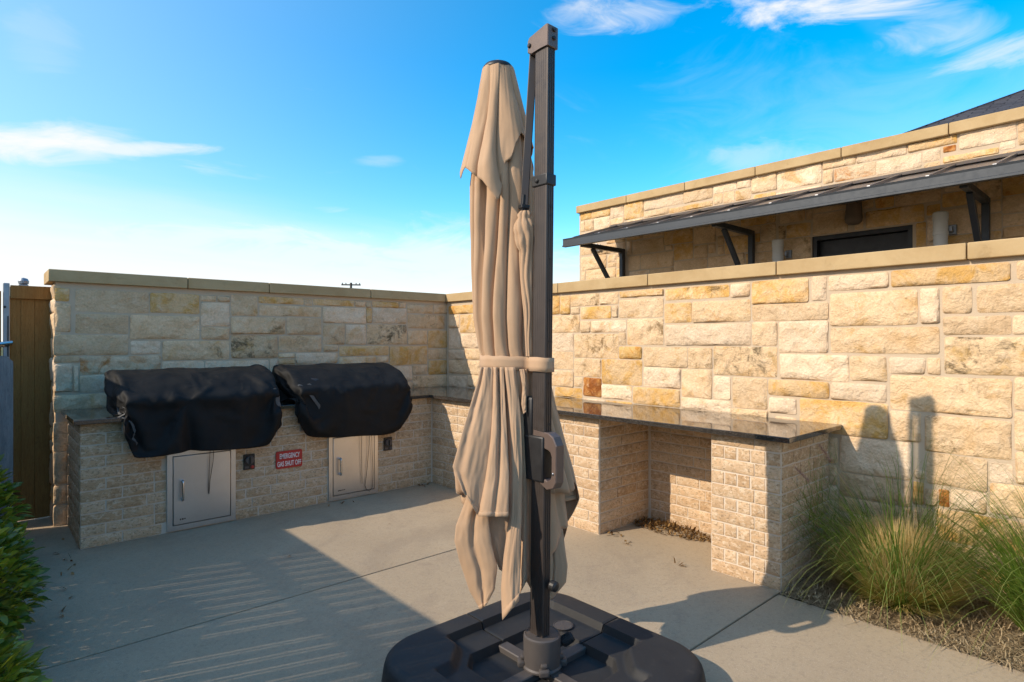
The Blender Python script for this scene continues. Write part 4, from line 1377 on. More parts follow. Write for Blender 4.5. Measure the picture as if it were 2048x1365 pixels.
def tank(sp, sq):
    n = 84
    vs_, fs = [], []
    idx = {}
    g0 = 0.003
    for j in range(n + 1):
        for i in range(n + 1):
            p = sp * (g0 + (SP - g0) * i / n); q = sq * (g0 + (SP - g0) * j / n)
            # pull grid points outside the rounded corner back onto it
            ex, ey = abs(p) - SP + RC, abs(q) - SP + RC
            if ex > 0 and ey > 0:
                d_ = math.hypot(ex, ey); mx = max(ex, ey)
                p = sp * (SP - RC + ex * mx / d_); q = sq * (SP - RC + ey * mx / d_)
            idx[i, j] = len(vs_)
            seam = 0.004 * (1 - smoothstep(min(i, j), 0, 1.2))
            vs_.append((p, q, base_height(p, q) - seam))
    for j in range(n):
        for i in range(n):
            a, b, c, d = idx[i, j], idx[i + 1, j], idx[i + 1, j + 1], idx[i, j + 1]
            fs.append((a, b, c, d) if sp * sq > 0 else (d, c, b, a))
    loop = [idx[i, 0] for i in range(n + 1)] + [idx[n, j] for j in range(1, n + 1)] + [idx[i, n] for i in range(n - 1, -1, -1)] + [idx[0, j] for j in range(n - 1, 0, -1)]
    b0 = len(vs_)
    for k in loop:
        x, y, z = vs_[k]
        f = 1.0
        if abs(x) > 0.02 and abs(y) > 0.02: f = 1.018
        vs_.append((x * f, y * f, 0.004))
    L_ = len(loop)
    for k in range(L_):
        t = (loop[(k + 1) % L_], loop[k], b0 + k, b0 + (k + 1) % L_)
        fs.append(t if sp * sq > 0 else t[::-1])
    bm = bmesh.new()
    bv = [bm.verts.new(v) for v in vs_]
    for f in fs:
        try: bm.faces.new([bv[k] for k in f])
        except ValueError: pass
    bmesh.ops.remove_doubles(bm, verts=bm.verts, dist=0.0004)
    return obj('base_tank', bm_mesh('base_tank', bm, True, 38), M['tank'], um)
for sp, sq in ((1, 1), (-1, 1), (-1, -1), (1, -1)):
    tk = tank(sp, sq)
    if sp * sq < 0: continue
    # screw-in filler cap in the tray
    cx, cy_ = 0.295 * sp, 0.155 * sq
    bm = bmesh.new()
    lathe(bm, [(0.047, 0.092), (0.047, 0.101), (0.042, 0.102), (0.040, 0.0975), (0.0, 0.097)], 28, Matrix.Translation((cx, cy_, 0)))
    cp = obj('filler_cap', bm_mesh('filler_cap', bm, True, 35), M['dark_metal'], tk)
    bm = bmesh.new()
    lathe(bm, [(0.0475, 0.1005), (0.0475, 0.1025), (0.0445, 0.1030), (0.0440, 0.1015)], 28, Matrix.Translation((cx, cy_, 0)))
    obj('cap_ring', bm_mesh('cap_ring', bm, True, 35), M['collar'], cp)
    bm = bmesh.new()
    add_box(bm, (-0.040, -0.006, 0.0965), (0.040, 0.006, 0.1025), 0.002, 1, Matrix.Translation((cx, cy_, 0)) @ Matrix.Rotation(R(50), 4, 'Z'))
    obj('cap_grip', bm_mesh('cap_grip', bm, True, 21), M['collar'], cp)

# steel cross in the well, bronze collar with lugs, locking lever
for a in (0, 90):
    bm = bmesh.new(); add_box(bm, (-0.5, -0.028, 0.012), (0.5, 0.028, 0.082 if a == 0 else 0.0805), 0.004, 1, Matrix.Rotation(R(a), 4, 'Z'))
    obj('cross_bar', bm_mesh('cross_bar', bm, True, 21), M['collar'], um)
bm = bmesh.new()
lathe(bm, [(0.083, 0.083), (0.083, 0.090), (0.077, 0.096), (0.0775, 0.11), (0.0785, 0.205), (0.0775, 0.214), (0.071, 0.2185), (0.0685, 0.2165), (0.0, 0.216)], 40)
col = obj('collar', bm_mesh('collar', bm, True, 35), M['collar'], um)
for k in range(4):
    a = R(45 - 41.96 + 90 * k - 45 + 3)
    Mx = Matrix.Rotation(a, 4, 'Z')
    bm = bmesh.new()
    add_box(bm, (0.072, -0.022, 0.083), (0.104, 0.022, 0.112), 0.008, 2, Mx)
    add_box(bm, (0.068, -0.014, 0.112), (0.090, 0.014, 0.130), 0.006, 2, Mx)
    obj('lug', bm_mesh('lug', bm, True, 21), M['collar'], col)
rv = Vector((0.7436, -0.6686, 0)); fv_ = Vector((0.6686, 0.7436, 0))
def lever():
    bm = bmesh.new()
    ax = (rv * 0.85 + fv_ * 0.1 + Vector((0, 0, 0.5))).normalized()
    s = rv * 0.066 + fv_ * 0.02 + Vector((0, 0, 0.155))
    tube(bm, [s, s + ax * 0.03], 0.012, 12)
    q = ax.to_track_quat('Z', 'Y').to_matrix().to_4x4()
    lathe(bm, [(0.016, 0.022), (0.021, 0.026), (0.022, 0.07), (0.018, 0.078), (0.0, 0.079)], 18, Matrix.Translation(s) @ q)
    for k in range(18):
        a = 2 * math.pi * k / 18
        add_box(bm, (0.0205, -0.0016, 0.03), (0.0235, 0.0016, 0.068), 0, 1, Matrix.Translation(s) @ q @ Matrix.Rotation(a, 4, 'Z'))
    return bm
obj('locking_knob', bm_mesh('locking_knob', lever(), True, 21), M['tank'], um)

# post: extruded section with grooves on the broad faces and a slotted narrow face
PX, PY = 0.046, 0.078        # section along X and Y
def post_section():
    pts = []
    hx, hy = PX / 2, PY / 2
    def groove_line(x0, y0, x1, y1, k, depth, nx_, ny_):
        out = []
        for i in range(k):
            a0 = (i + 0.25) / k; a1 = (i + 0.75) / k
            for a, d in ((a0 - 0.06 / k, 0), (a0, depth), (a1, depth), (a1 + 0.06 / k, 0)):
                out.append((x0 + (x1 - x0) * a - nx_ * d, y0 + (y1 - y0) * a - ny_ * d))
        return out
    r = 0.006
    pts += [(-hx, hy - r)] + groove_line(-hx, hy - r, -hx, -hy + r, 6, 0.0007, -1, 0) + [(-hx, -hy + r), (-hx + r * 0.3, -hy + r * 0.3), (-hx + r, -hy)]
    pts += groove_line(-hx + r, -hy, hx - r, -hy, 3, 0.0022, 0, -1) + [(hx - r, -hy), (hx - r * 0.3, -hy + r * 0.3), (hx, -hy + r), (hx, hy - r), (hx - r * 0.3, hy - r * 0.3), (hx - r, hy), (-hx + r, hy), (-hx + r * 0.3, hy - r * 0.3)]
    return pts
def post(z0, z1, grow=0.0):
    bm = bmesh.new()
    sec = post_section()
    a = [bm.verts.new((x * (1 + grow), y * (1 + grow), z0)) for x, y in sec]
    b = [bm.verts.new((x * (1 + grow), y * (1 + grow), z1)) for x, y in sec]
    n = len(sec)
    for k in range(n): bm.faces.new((a[k], a[(k + 1) % n], b[(k + 1) % n], b[k]))
    bm.faces.new(a[::-1]); bm.faces.new(b)
    return bm
PT = 2.760
po = obj('post', bm_mesh('post', post(0.205, PT - 0.03), False), M['bronze'], um)
k = 0
for z in [2.01 - 0.0383, 2.01] + [1.79 - 0.1725 * i for i in range(6)]:
    Mx = Matrix.Translation((0.004, -PY / 2 - 0.0003, z)) @ Matrix.Rotation(R(90), 4, 'X')
    bm = bmesh.new(); lathe(bm, [(0.0062, 0.0), (0.0062, 0.0012), (0.0, 0.0012)], 14, Mx)
    obj('adjusting_hole', bm_mesh('adjusting_hole', bm), M['black'], po)
# sleeve clamp
bm = bmesh.new(); add_box(bm, (-PX / 2 - 0.006, -PY / 2 - 0.006, 2.095), (PX / 2 + 0.006, PY / 2 + 0.006, 2.143), 0.005, 2)
cl = obj('clamp', bm_mesh('clamp', bm, True, 21), M['dark_metal'], um)
bm = bmesh.new(); lathe(bm, [(0.009, 0), (0.009, 0.006), (0.004, 0.009), (0, 0.009)], 12, Matrix.Translation((-PX / 2 - 0.006, 0.012, 2.117)) @ Matrix.Rotation(R(-90), 4, 'Y'))
obj('bolt', bm_mesh('bolt', bm, True, 21), M['dark_metal'], cl)
# head cap carrying the arm: long along Y
bm = bmesh.new()
prof = [(-PY / 2 - 0.007, 2.665), (-PY / 2 - 0.007, PT - 0.004), (-PY / 2 + 0.006, PT), (PY / 2 + 0.028, PT - 0.022), (PY / 2 + 0.038, PT - 0.036), (PY / 2 + 0.038, 2.675), (PY / 2 + 0.012, 2.662), (0.0, 2.672)]
a = [bm.verts.new((-PX / 2 - 0.008, y, z)) for y, z in prof]; b = [bm.verts.new((PX / 2 + 0.008, y, z)) for y, z in prof]
n = len(prof)
for k in range(n): bm.faces.new((a[k], a[(k + 1) % n], b[(k + 1) % n], b[k]))
bm.faces.new(a[::-1]); bm.faces.new(b)
bmesh.ops.bevel(bm, geom=list(bm.edges), offset=0.003, segments=1, affect='EDGES')
hc = obj('head_cap', bm_mesh('head_cap', bm, True, 35), M['bronze_plastic'], um)
for y, z, axis in ((PY / 2 + 0.024, 2.701, 'Y'), (None, 2.740, 'X'), (None, 2.705, 'X')):
    if axis == 'Y': Mx = Matrix.Translation((-PX / 2 - 0.008, y, z)) @ Matrix.Rotation(R(-90), 4, 'Y')
    else: Mx = Matrix.Translation((0.004, -PY / 2 - 0.007, z)) @ Matrix.Rotation(R(90), 4, 'X')
    bm = bmesh.new(); lathe(bm, [(0.0095, 0), (0.0095, 0.005), (0.006, 0.008), (0, 0.008)], 14, Mx)
    obj('bolt', bm_mesh('bolt', bm, True, 21), M['dark_metal'], hc)

# canopy frame of reference: a across the view, b away from it, z up, measured from the post
def W(a, b, z):
    return rv * a + fv_ * b + Vector((0, 0, z))
def from_px(px, py, D=2.67):
    """lateral offset and height of a traced profile point at the canopy's distance"""
    return (px - 1024) / 1188 * D - 0.1285, 1.45 - (py - 684) / 1188 * D

# arm: flat bar from the head cap down to the ribs
bm = bmesh.new()
p0 = Vector((0.0, PY / 2 + 0.030, 2.690)); z1 = 2.02
p1 = W(-0.082, 0.035, z1)
d = (p1 - p0); q = d.to_track_quat('Z', 'Y').to_matrix().to_4x4()
add_box(bm, (-0.010, -0.017, 0), (0.010, 0.017, d.length), 0.003, 1, Matrix.Translation(p0) @ q @ Matrix.Rotation(R(25), 4, 'Z'))
ar = obj('arm', bm_mesh('arm', bm, True, 21), M['bronze'], um)
bm = bmesh.new()
Mx = Matrix.Translation(p1) @ q
add_box(bm, (-0.011, -0.014, -0.05), (0.011, 0.014, 0.02), 0.003, 1, Mx); add_box(bm, (-0.017, -0.020, -0.006), (0.017, 0.020, 0.012), 0.003, 1, Mx)
obj('arm_joint', bm_mesh('arm_joint', bm, True, 21), M['dark_metal'], ar)

# handle carriage on the lower post
bm = bmesh.new()
add_box(bm, (-PX / 2 - 0.010, -PY / 2 - 0.002, 0.86), (PX / 2 + 0.008, PY / 2 + 0.05, 1.05), 0.008, 2)
add_box(bm, (-PX / 2 - 0.008, PY / 2 - 0.01, 1.03), (PX / 2 + 0.004, PY / 2 + 0.045, 1.21), 0.012, 2)
ca = obj('carriage', bm_mesh('carriage', bm, True, 21), M['dark_metal'], um)
def handle():
    """closed loop handle: an outline with a window, given thickness across X; lies in the Y-Z plane in front of the post"""
    bm = bmesh.new()
    y0, y1, z0, z1 = -PY / 2 - 0.070, PY / 2 - 0.012, 0.845, 1.075
    outer = [(y1, z0 + 0.03), (y0 + 0.05, z0 - 0.012), (y0 + 0.015, z0), (y0, z0 + 0.025), (y0, z1 - 0.055), (y0 + 0.02, z1 - 0.022), (y0 + 0.045, z1 - 0.008), (y1, z1)]
    inner = [(y1 - 0.006, z0 + 0.056), (y0 + 0.052, z0 + 0.025), (y0 + 0.035, z0 + 0.034), (y0 + 0.028, z0 + 0.05), (y0 + 0.028, z1 - 0.105), (y0 + 0.036, z1 - 0.085), (y0 + 0.05, z1 - 0.078), (y1 - 0.006, z1 - 0.06)]
    n = len(outer)
    rows = []
    for x, sh in ((-0.024, 0.003), (-0.020, 0.0), (0.020, 0.0), (0.024, 0.003)):
        cyo = sum(p[0] for p in outer) / n; czo = sum(p[1] for p in outer) / n
        o_ = [bm.verts.new((x, y - math.copysign(sh, y - cyo), z - math.copysign(sh, z - czo))) for y, z in outer]
        i_ = [bm.verts.new((x, y + math.copysign(sh, y - cyo), z + math.copysign(sh, z - czo))) for y, z in inner]
        rows.append((o_, i_))
    for (o0, i0), (o1, i1) in zip(rows, rows[1:]):
        for k in range(n):
            k2 = (k + 1) % n
            bm.faces.new((o0[k], o0[k2], o1[k2], o1[k])); bm.faces.new((i0[k2], i0[k], i1[k], i1[k2]))
    for o_, i_ in (rows[0], rows[-1]):
        for k in range(n):
            k2 = (k + 1) % n
            bm.faces.new((o_[k], o_[k2], i_[k2], i_[k]))
    return bm
hd = obj('handle', bm_mesh('handle', handle(), True, 21), M['bronze_plastic'], um)
for y, z in ((-PY / 2 + 0.01, 1.04), (-PY / 2 - 0.052, 0.905), (-PY / 2 + 0.02, 0.875)):
    bm = bmesh.new(); lathe(bm, [(0.006, 0), (0.006, 0.002), (0.003, 0.004), (0, 0.004)], 12, Matrix.Translation((-0.024, y, z)) @ Matrix.Rotation(R(-90), 4, 'Y'))
    obj('screw', bm_mesh('screw', bm, True, 21), M['chrome'], hd)
bm = bmesh.new(); lathe(bm, [(0.012, 0), (0.013, 0.01), (0.009, 0.014), (0, 0.014)], 14, Matrix.Translation((0.024, -PY / 2 - 0.045, 1.0)) @ Matrix.Rotation(R(90), 4, 'Y'))
obj('trigger', bm_mesh('trigger', bm, True, 21), M['dark_metal'], hd)
# stop knob low on the post
bm = bmesh.new(); lathe(bm, [(0.008, 0), (0.008, 0.008), (0.02, 0.010), (0.023, 0.018), (0.021, 0.036), (0.012, 0.042), (0, 0.043)], 16, Matrix.Translation((0.014, -PY / 2 - 0.002, 0.432)) @ Matrix.Rotation(R(90), 4, 'X'))
obj('stop_knob', bm_mesh('stop_knob', bm, True, 21), M['dark_metal'], um)

# --- canopy cloth: outer folds, inner tails, vent tier
CD = 0.170      # the furled canopy hangs this far behind the post
BODY = [  # image height, left edge, right edge of the furled body
    (138, 972, 1022), (150, 967, 1028), (200, 962, 1040), (250, 955, 1050), (300, 950, 1060), (375, 941, 1071), (450, 941, 1078), (550, 944, 1082), (640, 948, 1086),
    (700, 958, 1090), (716, 963, 1092), (738, 963, 1092), (760, 958, 1095), (800, 946, 1104), (870, 925, 1126), (940, 908, 1147), (1000, 912, 1160), (1060, 914, 1146), (1130, 920, 1138), (1250, 946, 1125)]


def ring(tab, py):
    l, r_ = interp(tab, py)
    al, z = from_px(l, py); ar_, _ = from_px(r_, py)
    return (al + ar_) / 2, (ar_ - al) / 2, z


def behind_post(a, b, z):
    """cloth right of the post's left edge has to pass behind the post"""
    lim = -0.20 + 0.275 * smoothstep(a, -0.115, -0.055)
    return W(a, max(b, lim), z)


def fold_profile(x):
    """round ridges with sharp valleys"""
    return abs(math.sin(x)) ** 0.8


def make_folds(n, seed):
    """pleats of uneven width round the canopy: (start angle, width, depth, skew, drift phase)"""
    rnd = random.Random(seed)
    w = [rnd.uniform(0.55, 1.5) for _ in range(n)]
    k = 2 * math.pi / sum(w)
    out, a = [], rnd.uniform(0, 0.5)
    for x in w:
        out.append((a, x * k, rnd.uniform(0.55, 1.3) * (0.6 + 0.4 * min(1.6, x)), rnd.uniform(0.5, 1.7), rnd.uniform(0, 6.28)))
        a += x * k
    return out


def cloth_tube(name, tab, hem, n_fold, amp, twist, squash, rscale, top, seed, cols=300, rows=80, flutter=0.0, parent=None):
    """hem: list of (degrees, image height) round the canopy (180 left, 270 towards the viewer, 360 right)"""
    folds = make_folds(n_fold, seed)
    n = len(folds)
    vs_, fs = [], []
    # the pleats meet in valleys: put mesh columns on the valleys and denser near them
    per = max(8, cols // n)
    cols = per * n
    for c in range(cols):
        fi, k = divmod(c, per)
        t0 = k / per
        t0 = t0 - 0.45 * math.sin(2 * math.pi * t0) / (2 * math.pi) * -1     # crowd columns towards the valleys
        st, wd, dp, sk, phs = folds[fi]
        st2, wd2, _, _, ph2 = folds[(fi + 1) % n]
        if st2 < st: st2 += 2 * math.pi
        for r_ in range(rows + 1):
            # fold boundaries wander down the cloth
            s0 = (r_ / rows)
            d0 = 0.16 * wd * math.sin(phs + 4.0 * s0); d1 = 0.16 * wd2 * math.sin(ph2 + 4.0 * s0)
            th0 = (st + d0) + (st + wd + d1 - st - d0) * t0
            hy = interp(hem, math.degrees(th0) % 360)[0]
            py = top + (hy - top) * r_ / rows
            th = th0 + twist(py)
            ca_, hw, z = ring(tab, py)
            f = math.sin(math.pi * t0 ** sk) ** 0.33 if 0 < t0 < 1 else 0.0
            a_ = amp(py) * dp
            rad = hw * rscale * (1 - a_ * (1 - f))
            side = abs(math.cos(th)) ** 8
            rad = rad * (1 - side) + hw * rscale * (1 - 0.25 * a_ * (1 - f)) * side
            rad += flutter * smoothstep(r_ / rows, 0.5, 1.0) * math.sin(3 * th + seed + 5 * s0) * 0.5
            n_ = noise.noise(Vector((math.cos(th) * 2.6 + seed, math.sin(th) * 2.6, z * 4.0))) * 0.09
            n_ += noise.noise(Vector((math.cos(th) * 9 + seed, math.sin(th) * 9, z * 9.0))) * 0.018
            rad *= 1 + n_ * (1 - side)
            sq = squash if math.sin(th) > 0 else squash * (1 - 0.45 * smoothstep(py, 745, 860))
            vs_.append(behind_post(ca_ + rad * math.cos(th), CD + rad * sq * math.sin(th), z))
    R1 = rows + 1
    for c in range(cols):
        c2 = (c + 1) % cols
        for r_ in range(rows):
            fs.append((c * R1 + r_, c * R1 + r_ + 1, c2 * R1 + r_ + 1, c2 * R1 + r_))
    o = obj(name, mesh(name, vs_, fs, True), M['canopy'], parent or um)
    so = o.modifiers.new('thick', 'SOLIDIFY'); so.thickness = 0.0022; so.offset = 0
    return o


def body_amp(py):
    return interp([(138, 0.08), (200, 0.18), (350, 0.30), (500, 0.40), (690, 0.42), (716, 0.30), (738, 0.30), (780, 0.40), (900, 0.40), (1000, 0.38), (1250, 0.35)], py)[0]
def body_twist(py):
    return interp([(138, 0), (400, 0.0), (700, -0.45), (740, -0.48), (1250, -0.40)], py)[0]
OUT_HEM = [(0, 985), (15, 965), (40, 1060), (70, 1040), (100, 1080), (140, 980), (165, 920), (180, 905), (200, 940), (220, 985), (245, 1000), (260, 1030), (280, 1010), (300, 960), (318, 980), (345, 980), (360, 985)]
cn = cloth_tube('canopy', BODY, OUT_HEM, 14, body_amp, body_twist, 0.85, 1.0, 150, 5)
IN_HEM = [(0, 1050), (20, 1130), (60, 1160), (120, 1110), (170, 1000), (190, 1000), (215, 1020), (240, 1060), (262, 1080), (275, 1150), (284, 1188), (292, 1130), (310, 1100), (340, 1060), (360, 1050)]
INNER = [(600, 960, 1080), (740, 972, 1084), (800, 962, 1092), (900, 940, 1115), (980, 920, 1130), (1060, 908, 1138), (1110, 914, 1139), (1180, 934, 1136), (1250, 950, 1120)]
inn = cloth_tube('canopy_tails', INNER, IN_HEM, 8, lambda py: 0.34, lambda py: 0.2 * math.sin(py / 160), 0.8, 0.97, 640, 9, 260, 50, 0.012)
TIER = [(134, 974, 1020), (142, 967, 1028), (200, 957, 1042), (250, 947, 1054), (300, 935, 1066), (350, 923, 1078), (420, 920, 1088)]
TIER_HEM = [(0, 300), (30, 350), (60, 300), (90, 370), (130, 300), (165, 330), (176, 345), (186, 366), (196, 346), (212, 354), (228, 372), (238, 380), (242, 384), (252, 405), (260, 424), (265, 405), (274, 345), (284, 338), (292, 310), (304, 285), (320, 292), (340, 300), (360, 300)]
tier = cloth_tube('vent_tier', TIER, TIER_HEM, 8, lambda py: interp([(134, 0.03), (200, 0.22), (300, 0.36), (420, 0.40)], py)[0], lambda py: 0.1, 0.9, 1.03, 134, 14, 260, 46)


def poly(pts, t):
    """point at fraction t of the height of a polyline of (px, py)"""
    L_ = [0]
    for p, q in zip(pts, pts[1:]): L_.append(L_[-1] + math.hypot(q[0] - p[0], q[1] - p[1]))
    d = t * L_[-1]
    for k in range(len(pts) - 1):
        if d <= L_[k + 1] or k == len(pts) - 2:
            s = (d - L_[k]) / max(1e-6, L_[k + 1] - L_[k])
            s = min(1, max(0, s))
            return (pts[k][0] + (pts[k + 1][0] - pts[k][0]) * s, pts[k][1] + (pts[k + 1][1] - pts[k][1]) * s)


def cloth_panel(left, right, depth, bulge, folds, seed, hem=0.0, tilt=0.0, nu=36, nv=60):
    """one hanging panel of the canopy between two edges; depth: offsets from the post line at top and bottom;
    folds: list of (position 0..1, width, height) of vertical pleats"""
    vs_, fs = [], []
    for j in range(nv + 1):
        t = j / nv
        l = poly(left, t); r_ = poly(right, t)
        for i in range(nu + 1):
            u = i / nu
            dz = hem * t ** 4 * math.sin(math.pi * u)
            px = l[0] + (r_[0] - l[0]) * u; py = l[1] + (r_[1] - l[1]) * u + dz
            b = depth[0] + (depth[1] - depth[0]) * t
            b -= bulge * math.sin(math.pi * min(1, max(0, u))) ** 0.8 * (0.4 + 0.6 * t)
            b += tilt * (u - 0.5)
            for c, w, h in folds:
                x = (u - c - 0.05 * math.sin(3 * t + seed + c * 9)) / w
                b += h * math.exp(-x * x) * (1.1 - 0.4 * t)
            b += 0.006 * noise.noise(Vector((u * 3 + seed, t * 3.5, seed * 1.7))) + 0.0022 * noise.noise(Vector((u * 9 + seed, t * 11, seed)))
            a_, z = from_px(px, py, 2.5 + b)
            lim = -0.20 + 0.26 * smoothstep(a_, -0.10, -0.055)
            if b < lim:
                b = lim; a_, z = from_px(px, py, 2.5 + b)
            vs_.append(W(a_, b, z))
    for j in range(nv):
        for i in range(nu):
            k = j * (nu + 1) + i
            fs.append((k, k + nu + 1, k + nu + 2, k + 1))
    o = obj('canopy_panel', mesh('canopy_panel', vs_, fs, True), M['canopy'], um)
    so = o.modifiers.new('thick', 'SOLIDIFY'); so.thickness = 0.002; so.offset = 0
    # turned-up hem along the lower edge
    rows = 2
    hv = [Vector(v) - fv_ * 0.0028 for v in vs_[(nv - rows) * (nu + 1):]]
    hf = [(j * (nu + 1) + i, (j + 1) * (nu + 1) + i, (j + 1) * (nu + 1) + i + 1, j * (nu + 1) + i + 1) for j in range(rows) for i in range(nu)]
    h = obj('hem', mesh('hem', hv, hf, True), M['canopy'], o)
    so = h.modifiers.new('thick', 'SOLIDIFY'); so.thickness = 0.0022; so.offset = 0
    return o


# left wing with its corner swung out
cloth_panel([(962, 738), (955, 770), (946, 800), (925, 870), (906, 938), (910, 945), (926, 985)], [(986, 738), (988, 800), (986, 870), (980, 940), (966, 1000), (957, 1034)], (0.052, -0.075), 0.012, [(0.25, 0.10, 0.012)], 1)
# middle panels ending in a straight hem
cloth_panel([(984, 738), (982, 800), (978, 880), (970, 960), (957, 1036)], [(1008, 738), (1014, 850), (1019, 950), (1018, 1037)], (0.048, -0.095), 0.008, [(0.0, 0.14, 0.03), (0.55, 0.09, 0.022)], 2)
# long fold with the lowest tip
cloth_panel([(1006, 738), (1015, 830), (1021, 930), (1019, 1040), (1008, 1120), (1003, 1180), (1006, 1243)], [(1032, 738), (1042, 830), (1046, 930), (1044, 1040), (1041, 1130), (1039, 1205)], (0.040, -0.105), 0.016, [(0.0, 0.16, 0.025)], 3)
# inner tail on the left with its own tip
cloth_panel([(948, 965), (930, 1010), (913, 1055), (910, 1085), (920, 1125), (940, 1185), (962, 1223)], [(985, 965), (978, 1040), (984, 1090), (996, 1138), (990, 1183), (974, 1212)], (-0.02, -0.05), 0.016, [(0.55, 0.10, 0.014)], 4, tilt=-0.02)
# lit inner face between the tail and the long fold
cloth_panel([(965, 990), (972, 1060), (984, 1105), (1000, 1142)], [(1024, 990), (1022, 1060), (1018, 1110), (1014, 1150)], (0.0, -0.02), 0.006, [], 5)
# narrow shaded leaves next to the post
cloth_panel([(1030, 738), (1040, 850), (1046, 960), (1044, 1080), (1041, 1190)], [(1060, 738), (1066, 850), (1066, 960), (1064, 1080), (1062, 1150)], (0.060, -0.02), 0.008, [(0.45, 0.06, 0.03)], 6)
# short flap beside the strap
cloth_panel([(1040, 742), (1046, 780), (1044, 812), (1048, 832)], [(1064, 742), (1070, 780), (1078, 806), (1066, 814)], (0.030, 0.012), 0.006, [(0.5, 0.06, 0.014)], 7)
# wings on the far side, seen right of the post
cloth_panel([(1075, 738), (1080, 830), (1085, 930), (1090, 1014)], [(1096, 738), (1112, 812), (1135, 900), (1160, 1001)], (0.16, 0.19), 0.010, [(0.4, 0.05, 0.012)], 8, tilt=0.03)
cloth_panel([(1078, 930), (1080, 1050), (1082, 1150), (1086, 1212)], [(1112, 930), (1122, 1020), (1131, 1100), (1136, 1135), (1133, 1168), (1106, 1200)], (0.16, 0.13), 0.012, [(0.45, 0.05, 0.010)], 9)
# domed cap over the hub
a0, z0 = from_px(997, 143); hwc = 29 / 1188 * 2.67
bm = bmesh.new(); lathe(bm, [(hwc * 1.04, -0.004), (hwc * 1.06, 0.004), (hwc * 0.9, 0.017), (hwc * 0.5, 0.026), (hwc * 0.12, 0.030), (hwc * 0.1, 0.036), (0, 0.037)], 28, Matrix.Translation(W(a0, CD, z0)))
obj('hub_cap', bm_mesh('hub_cap', bm, True, 50), M['dark_metal'], um)

# gathered sleeve of cloth hanging from the arm joint
def gather():
    prof = [(428, 1040, 1062), (434, 1034, 1066), (442, 1036, 1062), (450, 1030, 1068), (462, 1027, 1071), (480, 1029, 1071), (495, 1030, 1070), (506, 1037, 1068), (514, 1038, 1067), (560, 1040, 1068), (640, 1048, 1066), (716, 1052, 1066)]
    vs_, fs = [], []
    cols, rows = 64, 44
    for c in range(cols):
        th = 2 * math.pi * c / cols
        for r_ in range(rows + 1):
            py = 428 + 288 * r_ / rows
            l, rr = interp(prof, py)
            al, z = from_px(l, py, 2.55); ar_, _ = from_px(rr, py, 2.55)
            hw = (ar_ - al) / 2
            puff = smoothstep(py, 436, 455) * (1 - smoothstep(py, 495, 520))
            rad = hw * (1 - 0.30 * (1 - fold_profile(3.5 * th + 0.9 * math.sin(py / 21.0))) - 0.05) + 0.006 * puff * noise.noise(Vector((math.cos(th) * 3, math.sin(th) * 3, py / 11)))
            vs_.append(W((al + ar_) / 2 + rad * math.cos(th), 0.03 + rad * 0.8 * math.sin(th), z))
    for c in range(cols):
        c2 = (c + 1) % cols
        for r_ in range(rows):
            fs.append((c * (rows + 1) + r_, c * (rows + 1) + r_ + 1, c2 * (rows + 1) + r_ + 1, c2 * (rows + 1) + r_))
    return mesh('gathered_sleeve', vs_, fs, True)
obj('gathered_sleeve', gather(), M['canopy'], um)

# strap round canopy and post
def strap_loop():
    ca_, hw, zc = ring(BODY, 727)
    pts = []
    al = ca_ - hw * 1.02
    # outline seen from above: round the canopy on the left, round the post's corner on the right
    for deg in range(95, 300, 8):
        th = R(deg)
        pts.append((ca_ + hw * 1.03 * math.cos(th), CD + hw * 0.90 * math.sin(th)))
    hx, hy = PX / 2 + 0.004, PY / 2 + 0.004
    def post_ab(x, y):
        v = Vector((x, y, 0)); return (v.dot(rv), v.dot(fv_))
    pts += [post_ab(-hx - 0.002, hy), post_ab(-hx - 0.002, 0), post_ab(-hx, -hy), post_ab(hx, -hy), post_ab(hx, hy)]
    pts += [(ca_ + hw * 0.8, CD + hw * 0.5), (ca_ + hw * 0.4, CD + hw * 0.86)]
    vs_, fs = [], []
    n = len(pts)
    for k, (a, b) in enumerate(pts):
        dz = -0.006 * smoothstep(a, -0.25, 0.05)
        for z in (zc - 0.030, zc - 0.010, zc + 0.010, zc + 0.030):
            vs_.append(W(a, b, z + dz + 0.0015 * math.sin(k * 1.7)))
    for k in range(n):
        k2 = (k + 1) % n
        for j in range(3):
            fs.append((k * 4 + j, k2 * 4 + j, k2 * 4 + j + 1, k * 4 + j + 1))
    return mesh('strap', vs_, fs, True), pts, zc
sm, spts, szc = strap_loop()
st_ = obj('strap', sm, M['canopy'], um)
so = st_.modifiers.new('thick', 'SOLIDIFY'); so.thickness = 0.004; so.offset = 0
# stitched patch where the strap overlaps itself

# the post leans a little to the right of the view, as set up on its base
lean = Matrix.Translation(rv * -0.012) @ Matrix.Rotation(0.0095, 4, fv_)
for o in um.children:
    if o.name.split('.')[0] in ('post', 'clamp', 'head_cap', 'arm', 'carriage', 'handle', 'stop_knob'):
        o.matrix_local = lean @ o.matrix_local

